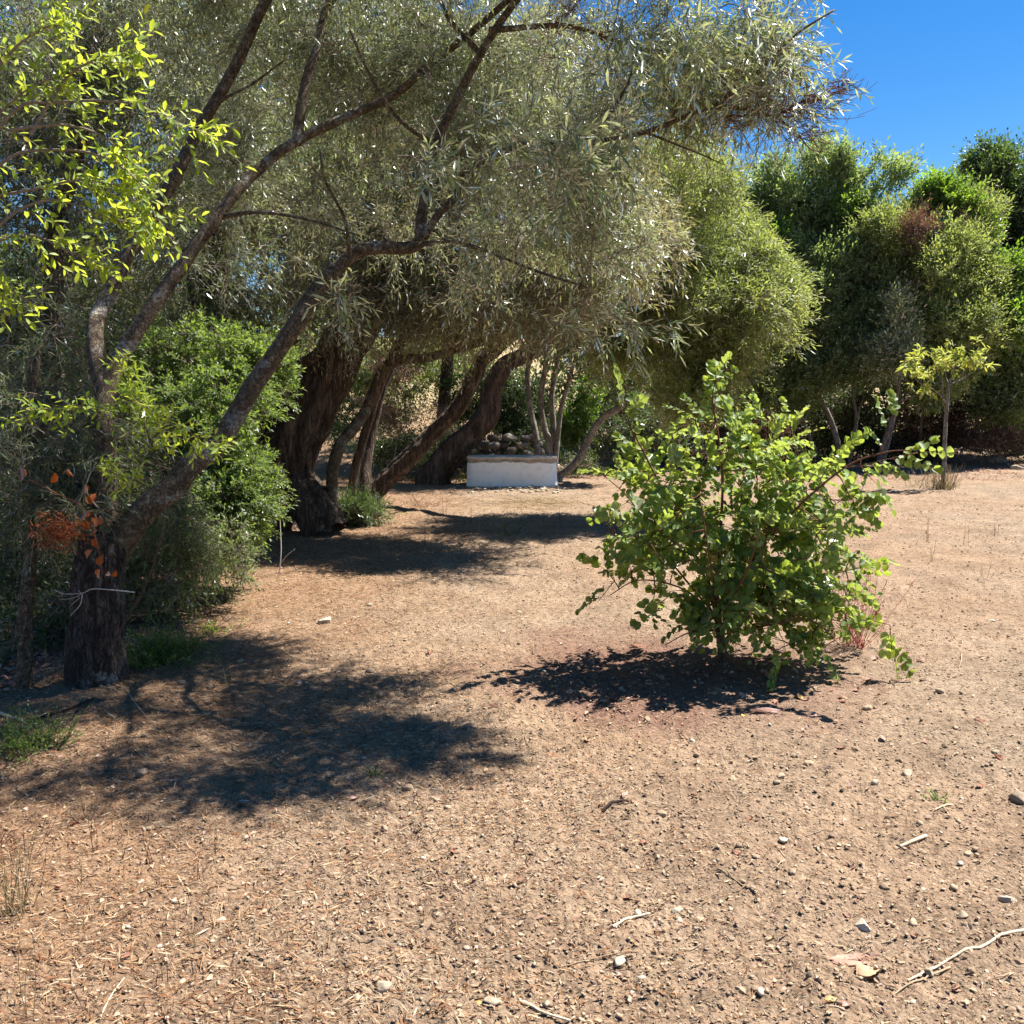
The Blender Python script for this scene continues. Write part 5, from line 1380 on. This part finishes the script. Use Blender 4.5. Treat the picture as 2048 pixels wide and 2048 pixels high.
# ------------------------------------------------------------------ stones, fallen leaves and sticks
def put_stone(px, py, wpx, hfrac, label, r, rv=None, group=None, m=None, name='stone'):
    g = G(px, py)
    w = wpx * g[1] / 1774.0
    V, F = stone_verts((w, w * (.6 + .3 * r.rand()), w * hfrac), r, 3 if wpx > 22 else 2)
    mb = MB(); mb.add(V + g + np.array([0, 0, w * hfrac * .12]), F, r.rand() if rv is None else rv)
    single(mb, name, m or M_STONE, g, label, 'clod' if name == 'earth_clod' else 'stone', group)
r = RS(97)
put_stone(652, 1243, 36, .55, 'rounded pale stone alone at the edge of the shade below the bright shrub', r, .9)
put_stone(985, 2012, 42, .4, 'flat pale angular stone at the bottom edge of the clearing', r, .6)
put_stone(768, 1980, 38, .6, 'blocky tan stone lying by itself with a dark shadowed side', r, .6)
put_stone(1240, 1926, 38, .35, 'whitish flat stone beside a long dark twig', r, .85)
put_stone(1725, 1856, 40, .55, 'near white rounded stone just above the big pinkish fallen leaf', r, .95)
put_stone(1816, 1553, 32, .5, 'wedge shaped tan stone with a shadowed front on the open soil', r, .6)
put_stone(2036, 1605, 44, .7, 'dark tan boulder shaped stone cut by the picture edge', r, .3)
put_stone(985, 1860, 34, .45, 'dull brown half buried stone in the lower middle of the soil', r, .25)
put_stone(1620, 1958, 26, .9, 'small dark knobbly stone left of the two big fallen leaves', r, .1)
put_stone(1565, 1680, 24, .6, 'small cream stone alone on bare soil', r, .9)
put_stone(1750, 1575, 18, .8, 'tiny pointed tan stone left of the wedge shaped stone', r, .7)
put_stone(1355, 1822, 30, .4, 'triangular tan stone slab on the soil', r, .7)
put_stone(2015, 1800, 38, .5, 'flat grey tan stone among litter near the picture edge', r, .75)
put_stone(1925, 1840, 34, .5, 'dusty stone beside yellow scraps of leaf', r, .5)
put_stone(285, 1552, 30, .7, 'reddish brown stone in the shade of the olive', r, .1)
put_stone(1990, 925, 46, .6, 'pale boulder at the foot of the brown thicket', r, .8)
put_stone(2035, 940, 26, .7, 'small pale boulder beyond the sapling at the picture edge', r, .9)
n_small = 0
while n_small < 130:
    y = 1150 + 890 * r.rand() ** .7; x = 20 + 2010 * r.rand()
    if y < 1450 and x < 300:
        continue
    put_stone(x, y, 9 + 13 * r.rand() ** 2 * (y / 1500), .35 + .3 * r.rand(), *(lambda q: ('small angular %s stone lying loose on the dry soil' % ('dark brown' if q < .33 else 'tan' if q < .66 else 'pale'), r, q))(r.rand()), 'small loose stones on the soil')
    n_small += 1

for i in range(85):
    x = 1960 - 520 * r.rand() ** 1.3 if i < 65 else 700 + 900 * r.rand()
    y = 1380 + 640 * r.rand()
    q = .9 * r.rand()
    put_stone(x, y, 11 + 16 * r.rand() ** 2 * (y / 1500), .5 + .25 * r.rand(), 'rough %s clod of dry earth lying on the open soil' % ('brown' if q < .45 else 'light tan'), r, q, 'loose clods of dry earth', M_CLOD, 'earth_clod')

def flat_leaf(px, py, wpx, asp, ang, label, r, rv, curl=.25, group=None, m=None):
    """a dead leaf with midrib, wavy rim and real thickness of its curl"""
    g = G(px, py)
    w = wpx * g[1] / 1774.0
    nu, nv = (13, 7) if wpx > 50 else (7, 5)
    u = np.linspace(0, 1, nu)[:, None]; v = np.linspace(-1, 1, nv)[None]
    half = .5 * asp * np.sin(np.pi * np.clip(u, .01, .995) ** .8) ** .75 * (1 + .07 * np.sin(u * 31 + v))
    X = (u - .5) + 0 * v; Y = half * v
    Z = curl * asp * .5 * (np.abs(v) ** 1.5 * (.5 + .5 * np.sin(u * 3 + r.rand() * 3))) + .12 * curl * np.sin(u * 5 + v * 2 + r.rand() * 6) + .03
    V = np.stack([X, Y, Z], -1).reshape(-1, 3) * w
    a = ang
    R = np.array([[math.cos(a), -math.sin(a), 0], [math.sin(a), math.cos(a), 0], [0, 0, 1]])
    V = V @ R.T
    i = np.arange(nu - 1)[:, None] * nv; j = np.arange(nv - 1)[None]
    F = np.stack([i + j, i + nv + j, i + nv + j + 1, i + j + 1], -1).reshape(-1, 4)
    mb = MB(); mb.add(V + g + np.array([0, 0, .003]), F, rv)
    if wpx > 50:
        q = R @ np.array([-.5, 0, .03]) * w + g; e = R @ np.array([.5, 0, .03]) * w + g
        mid = (q + e) / 2 + np.array([0, 0, .006])
        tube(mb, catmull([q, mid, e], 4), .0012, 5, r=min(1, rv + .2))
    single(mb, 'fallen_leaf', m or M_LEAFLIT, g, label, 'leaf', group, True)
flat_leaf(1710, 1917, 112, .42, 0.12, 'largest pinkish brown fallen leaf lying face down on the soil', r, .42, .3)
flat_leaf(1738, 1948, 66, .55, 0.35, 'curled tan fallen leaf touching the largest pinkish one', r, .8, .7)
flat_leaf(1662, 2003, 34, .4, 0.4, 'small curled straw leaf below the largest pinkish leaf', r, .9, .6)
flat_leaf(1690, 2010, 26, .6, -.2, 'small brown leaf next to the straw leaf below the largest pinkish leaf', r, .55, .6)
flat_leaf(1250, 1600, 34, .35, 1.2, 'pink leaf standing on edge at the end of the long reed', r, .5, .6)
flat_leaf(1530, 1432, 62, .25, .0, 'long pale pink dry leaf in front of the round leaved bush', r, .55, .4)
flat_leaf(1275, 1290, 30, .6, .0, 'brown leaf in the shade of the round leaved bush', r, .1, .5)
for i in range(120):
    if i < 60:
        x, y = 1380 + 260 * r.randn(), 1375 + 45 * r.randn()
        if not (950 < x < 1900 and 1290 < y < 1500):
            x, y = 1200 + 500 * r.rand(), 1330 + 120 * r.rand()
    else:
        x, y = 30 + 1990 * r.rand(), 1300 + 730 * r.rand()
    q = r.rand() ** 1.3
    flat_leaf(x, y, 11 + 12 * r.rand(), .45 + .2 * r.rand(), r.rand() * 6.28, 'small curled %s fallen leaf on the soil' % ('dark reddish brown' if q < .3 else 'dusty pink' if q < .7 else 'tan' if q < .92 else 'yellow'), r, q, .5 + .5 * r.rand(), 'small fallen leaves')

def stick(course, r0, r1, label, r, rv=.6, group=None, m=None, lift=.004, forks=()):
    g = G(*course[len(course) // 2])
    mb = MB()
    for cr, a, b in [(course, r0, r1)] + [(f, r0 * .5, r1 * .5) for f in forks]:
        pts = np.array([G(*c) for c in cr]); pts = catmull(pts, 5)
        pts[:, 2] = np.maximum(pts[:, 2], ground_z(pts[:, 0], pts[:, 1])) + lift * .6 + a * .6
        tube(mb, pts, np.linspace(a, b, len(pts)), 6, .15, seed=r.randint(99), r=rv)
    single(mb, 'stick', m or M_STICK, g, label, 'stick', group, True)
stick([(1800, 1692), (1830, 1685), (1852, 1675)], .0065, .0062, 'short thick pale broken stick on bare soil', r, .85)
stick([(1815, 1966), (1880, 1935), (1960, 1905), (2010, 1880), (2060, 1870)], .003, .005, 'long pale curved root reaching in from the picture edge', r, .9)
stick([(1790, 1985), (1850, 1958), (1900, 1940)], .0025, .003, 'thin brown twig beside the long pale curved root', r, .3)
stick([(1268, 1606), (1380, 1622), (1480, 1628), (1560, 1634)], .0016, .001, 'long thin straight tan reed lying across the soil', r, .6)
stick([(1205, 1628), (1232, 1616), (1256, 1614)], .006, .007, 'dark strip of bark at the end of the long reed', r, .0, m=M_TWIG_DARK)
stick([(1112, 1934), (1180, 1922), (1250, 1912), (1280, 1908)], .002, .0015, 'dark thin twig lying above the whitish flat stone', r, .1)
stick([(1225, 1862), (1262, 1842), (1300, 1836)], .0045, .004, 'pale broken twig in the lower middle of the clearing', r, .95)
stick([(1040, 2002), (1090, 2030), (1140, 2050)], .004, .003, 'pale yellowish twig at the bottom edge near the flat pale stone', r, .85)
stick([(1440, 1742), (1480, 1765), (1520, 1785)], .002, .002, 'dark crooked twig with a side fork on the open soil', r, .2, forks=[[(1490, 1770), (1470, 1778)]])
stick([(1870, 1625), (1890, 1618), (1905, 1612)], .0035, .003, 'forked pale twig next to the tiny grey green seedling', r, .8, forks=[[(1885, 1620), (1900, 1640)]])
stick([(200, 2048), (225, 2000), (250, 1965)], .002, .0015, 'pale straw twig at the lower edge of the clearing', r, .9)
stick([(0, 1432), (25, 1440), (50, 1448)], .009, .007, 'grey dead branch end lying on the shaded bank', r, .5)
stick([(50, 1448), (120, 1425), (190, 1400)], .009, .005, 'dark dead branch lying along the bank before the trunk', r, .0, m=M_TWIG_DARK)
stick([(255, 1385), (270, 1410), (300, 1445)], .0015, .001, 'thin pale twig lying in front of the dark trunk', r, .9)
for i in range(90):
    x, y = 20 + 2000 * r.rand(), 1250 + 780 * r.rand() ** .8
    a, l = r.rand() * 6.28, (20 + 50 * r.rand())
    dx, dy = math.cos(a) * l, math.sin(a) * l * .35
    if x + dx < -50 or y + dy > 2100 or (y < 1400 and x < 300):
        continue
    stick([(x, y), (x + dx * .5 + 4 * r.randn(), y + dy * .5 + 3 * r.randn()), (x + dx, y + dy)], .0013 + .0012 * r.rand(), .001, *(lambda q: ('thin %s twig fragment lying on the soil' % ('brown' if q < .5 else 'pale straw coloured'), r, q))(r.rand()), 'thin twig fragments on the soil')

def scatter_polar(n, r0, r1, r, half=33, bias=None):
    out = np.zeros((0, 2))
    while len(out) < n:
        q = r0 * (r1 / r0) ** r.rand(n * 2); a = np.radians((r.rand(n * 2) * 2 - 1) * half)
        x, y = q * np.sin(a), q * np.cos(a)
        k = r.rand(n * 2) < (bias(x, y) if bias else 1)
        out = np.vstack([out, np.c_[x, y][k]])
    return out[:n]

def litter():
    r = RS(98)
    # narrow leaves and straw: thick under the trees, thin to the right
    def bias(x, y):
        left = sstep((0.9 - x / np.maximum(y, 1) * 2.2) / 1.6)
        pat = sstep(.5 + 1.3 * vnoise(x * .9, y * .9, seed=41))
        return np.clip(.10 + .9 * left * (.35 + .65 * pat), 0, 1)
    n = 95000
    xy = scatter_polar(n, 1.9, 19, r, 34, bias)
    x, y = xy.T
    z = ground_z(x, y)
    a = r.normal(size=n) * .8 + np.where(r.rand(n) < .5, 0, math.pi) - .25
    tilt = r.normal(size=n) * .16
    D = np.c_[np.cos(a), np.sin(a), tilt]
    N = nrm(np.c_[r.normal(size=n) * .35, r.normal(size=n) * .35, np.ones(n)])
    lf = sstep((.3 - x / np.maximum(y, 1) * 2.2) / 1.2)
    L = (.012 + (.026 + .034 * lf) * r.rand(n) ** 1.8) * (1 + .05 * y); W = (.0013 + .0034 * r.rand(n) ** 3) * (1 + .13 * y)
    mb = MB()
    B = np.c_[x, y, z + .002 + .006 * r.rand(n)] - D * L[:, None] * .5
    add_leaves(mb, B, D, N, L, W, r.rand(n), 'rhomb', .5, -.1)
    o = single(mb, 'straw_litter', M_STRAW, (0, 5, 0), 'scattered narrow dead leaves and straw covering the soil', 'leaf litter', kind='stuff')
    n = 26000
    xy = scatter_polar(n, 1.9, 18, r, 34)
    x, y = xy.T
    a = r.rand(n) * 6.283
    D = nrm(np.c_[np.cos(a), np.sin(a), r.normal(size=n) * .35]); N = nrm(np.c_[r.normal(size=(n, 2)) * .6, np.ones(n)])
    L = (.004 + .014 * r.rand(n) ** 3) * (1 + .09 * y)
    mb = MB(); add_leaves(mb, np.c_[x, y, ground_z(x, y) + .002 + L * .2], D, N, L, L * (.4 + .4 * r.rand(n)), .35 + .65 * r.rand(n), 'oval', .6, .2)
    single(mb, 'chaff', M_CHAFF, (0, 5, 0), 'broken pale flakes of leaf and bark on the soil', 'leaf litter', kind='stuff')
    # crumbs of soil
    n = 42000
    xy = scatter_polar(n, 1.9, 16, r, 34, lambda x, y: .35 + .65 * sstep(.5 + 1.2 * vnoise(x * .6 + 4, y * .6, seed=13) + .35 * x / np.maximum(y, 1) * 2))
    x, y = xy.T
    oc = np.array([[1, 0, 0], [-1, 0, 0], [0, 1, 0], [0, -1, 0], [0, 0, 1], [0, 0, -1]], float)
    of = np.array([[0, 2, 4], [2, 1, 4], [1, 3, 4], [3, 0, 4], [2, 0, 5], [1, 2, 5], [3, 1, 5], [0, 3, 5]])
    s = (.0016 + .0062 * r.rand(n) ** 5) * (1 + .10 * y)
    V = oc[None] * s[:, None, None] * (.55 + .8 * r.rand(n, 6, 1)) * np.array([1, 1, .5]) + r.normal(size=(n, 6, 3)) * s[:, None, None] * .2
    V = V + np.c_[x, y, ground_z(x, y) + s * .35][:, None]
    mb = MB(); mb.add(V.reshape(-1, 3), (of[None] + (np.arange(n) * 6)[:, None, None]).reshape(-1, 3), np.repeat(r.rand(n), 8))
    single(mb, 'soil_crumbs', M_CLOD, (0, 5, 0), 'loose crumbs and clods of dry tan earth on the clearing', 'gravel', kind='stuff')
    # pebbles and plaster scraps round the well
    mb = MB()
    for i in range(150):
        x = 935 + 200 * r.rand(); g = G(x + (i % 2) * 4, 973 + 14 * r.rand() ** 1.5)
        w = .03 + .08 * r.rand() ** 2
        V, F = stone_verts((w, w, w * .5), r, 1)
        mb.add(V + g + np.array([0, 0, w * .12]), F, .5 + .5 * r.rand())
    single(mb, 'rubble', M_STONE, G(1024, 980), 'pale pebbles and plaster scraps strewn before the white well', 'rubble', kind='stuff')
    # brown leaf mould on the bank and under the thicket
    n = 16000
    pts = np.vstack([np.c_[-2.2 - .125 * 6 - 3 * r.rand(n // 2) ** 1.4, 3 + 10 * r.rand(n // 2)], np.c_[-2 + 16 * r.rand(n // 2), 17.8 + 4.5 * r.rand(n // 2)]])
    x, y = pts.T
    D = nrm(np.c_[r.normal(size=(n, 2)), r.normal(size=n) * .3]); N = nrm(np.c_[r.normal(size=(n, 2)) * .5, np.ones(n)])
    mb = MB(); add_leaves(mb, np.c_[x, y, ground_z(x, y) + .015], D, N, .05 + .03 * r.rand(n), .022, r.rand(n) * .55, 'rhomb', .5, .1)
    single(mb, 'leaf_mould', M_LEAFLIT, (0, 12, 0), 'brown leaf mould in the shade under the trees and along the thicket', 'leaf litter', kind='stuff')
litter()
for o in bpy.data.objects:
    if '_base' in o:
        del o['_base']
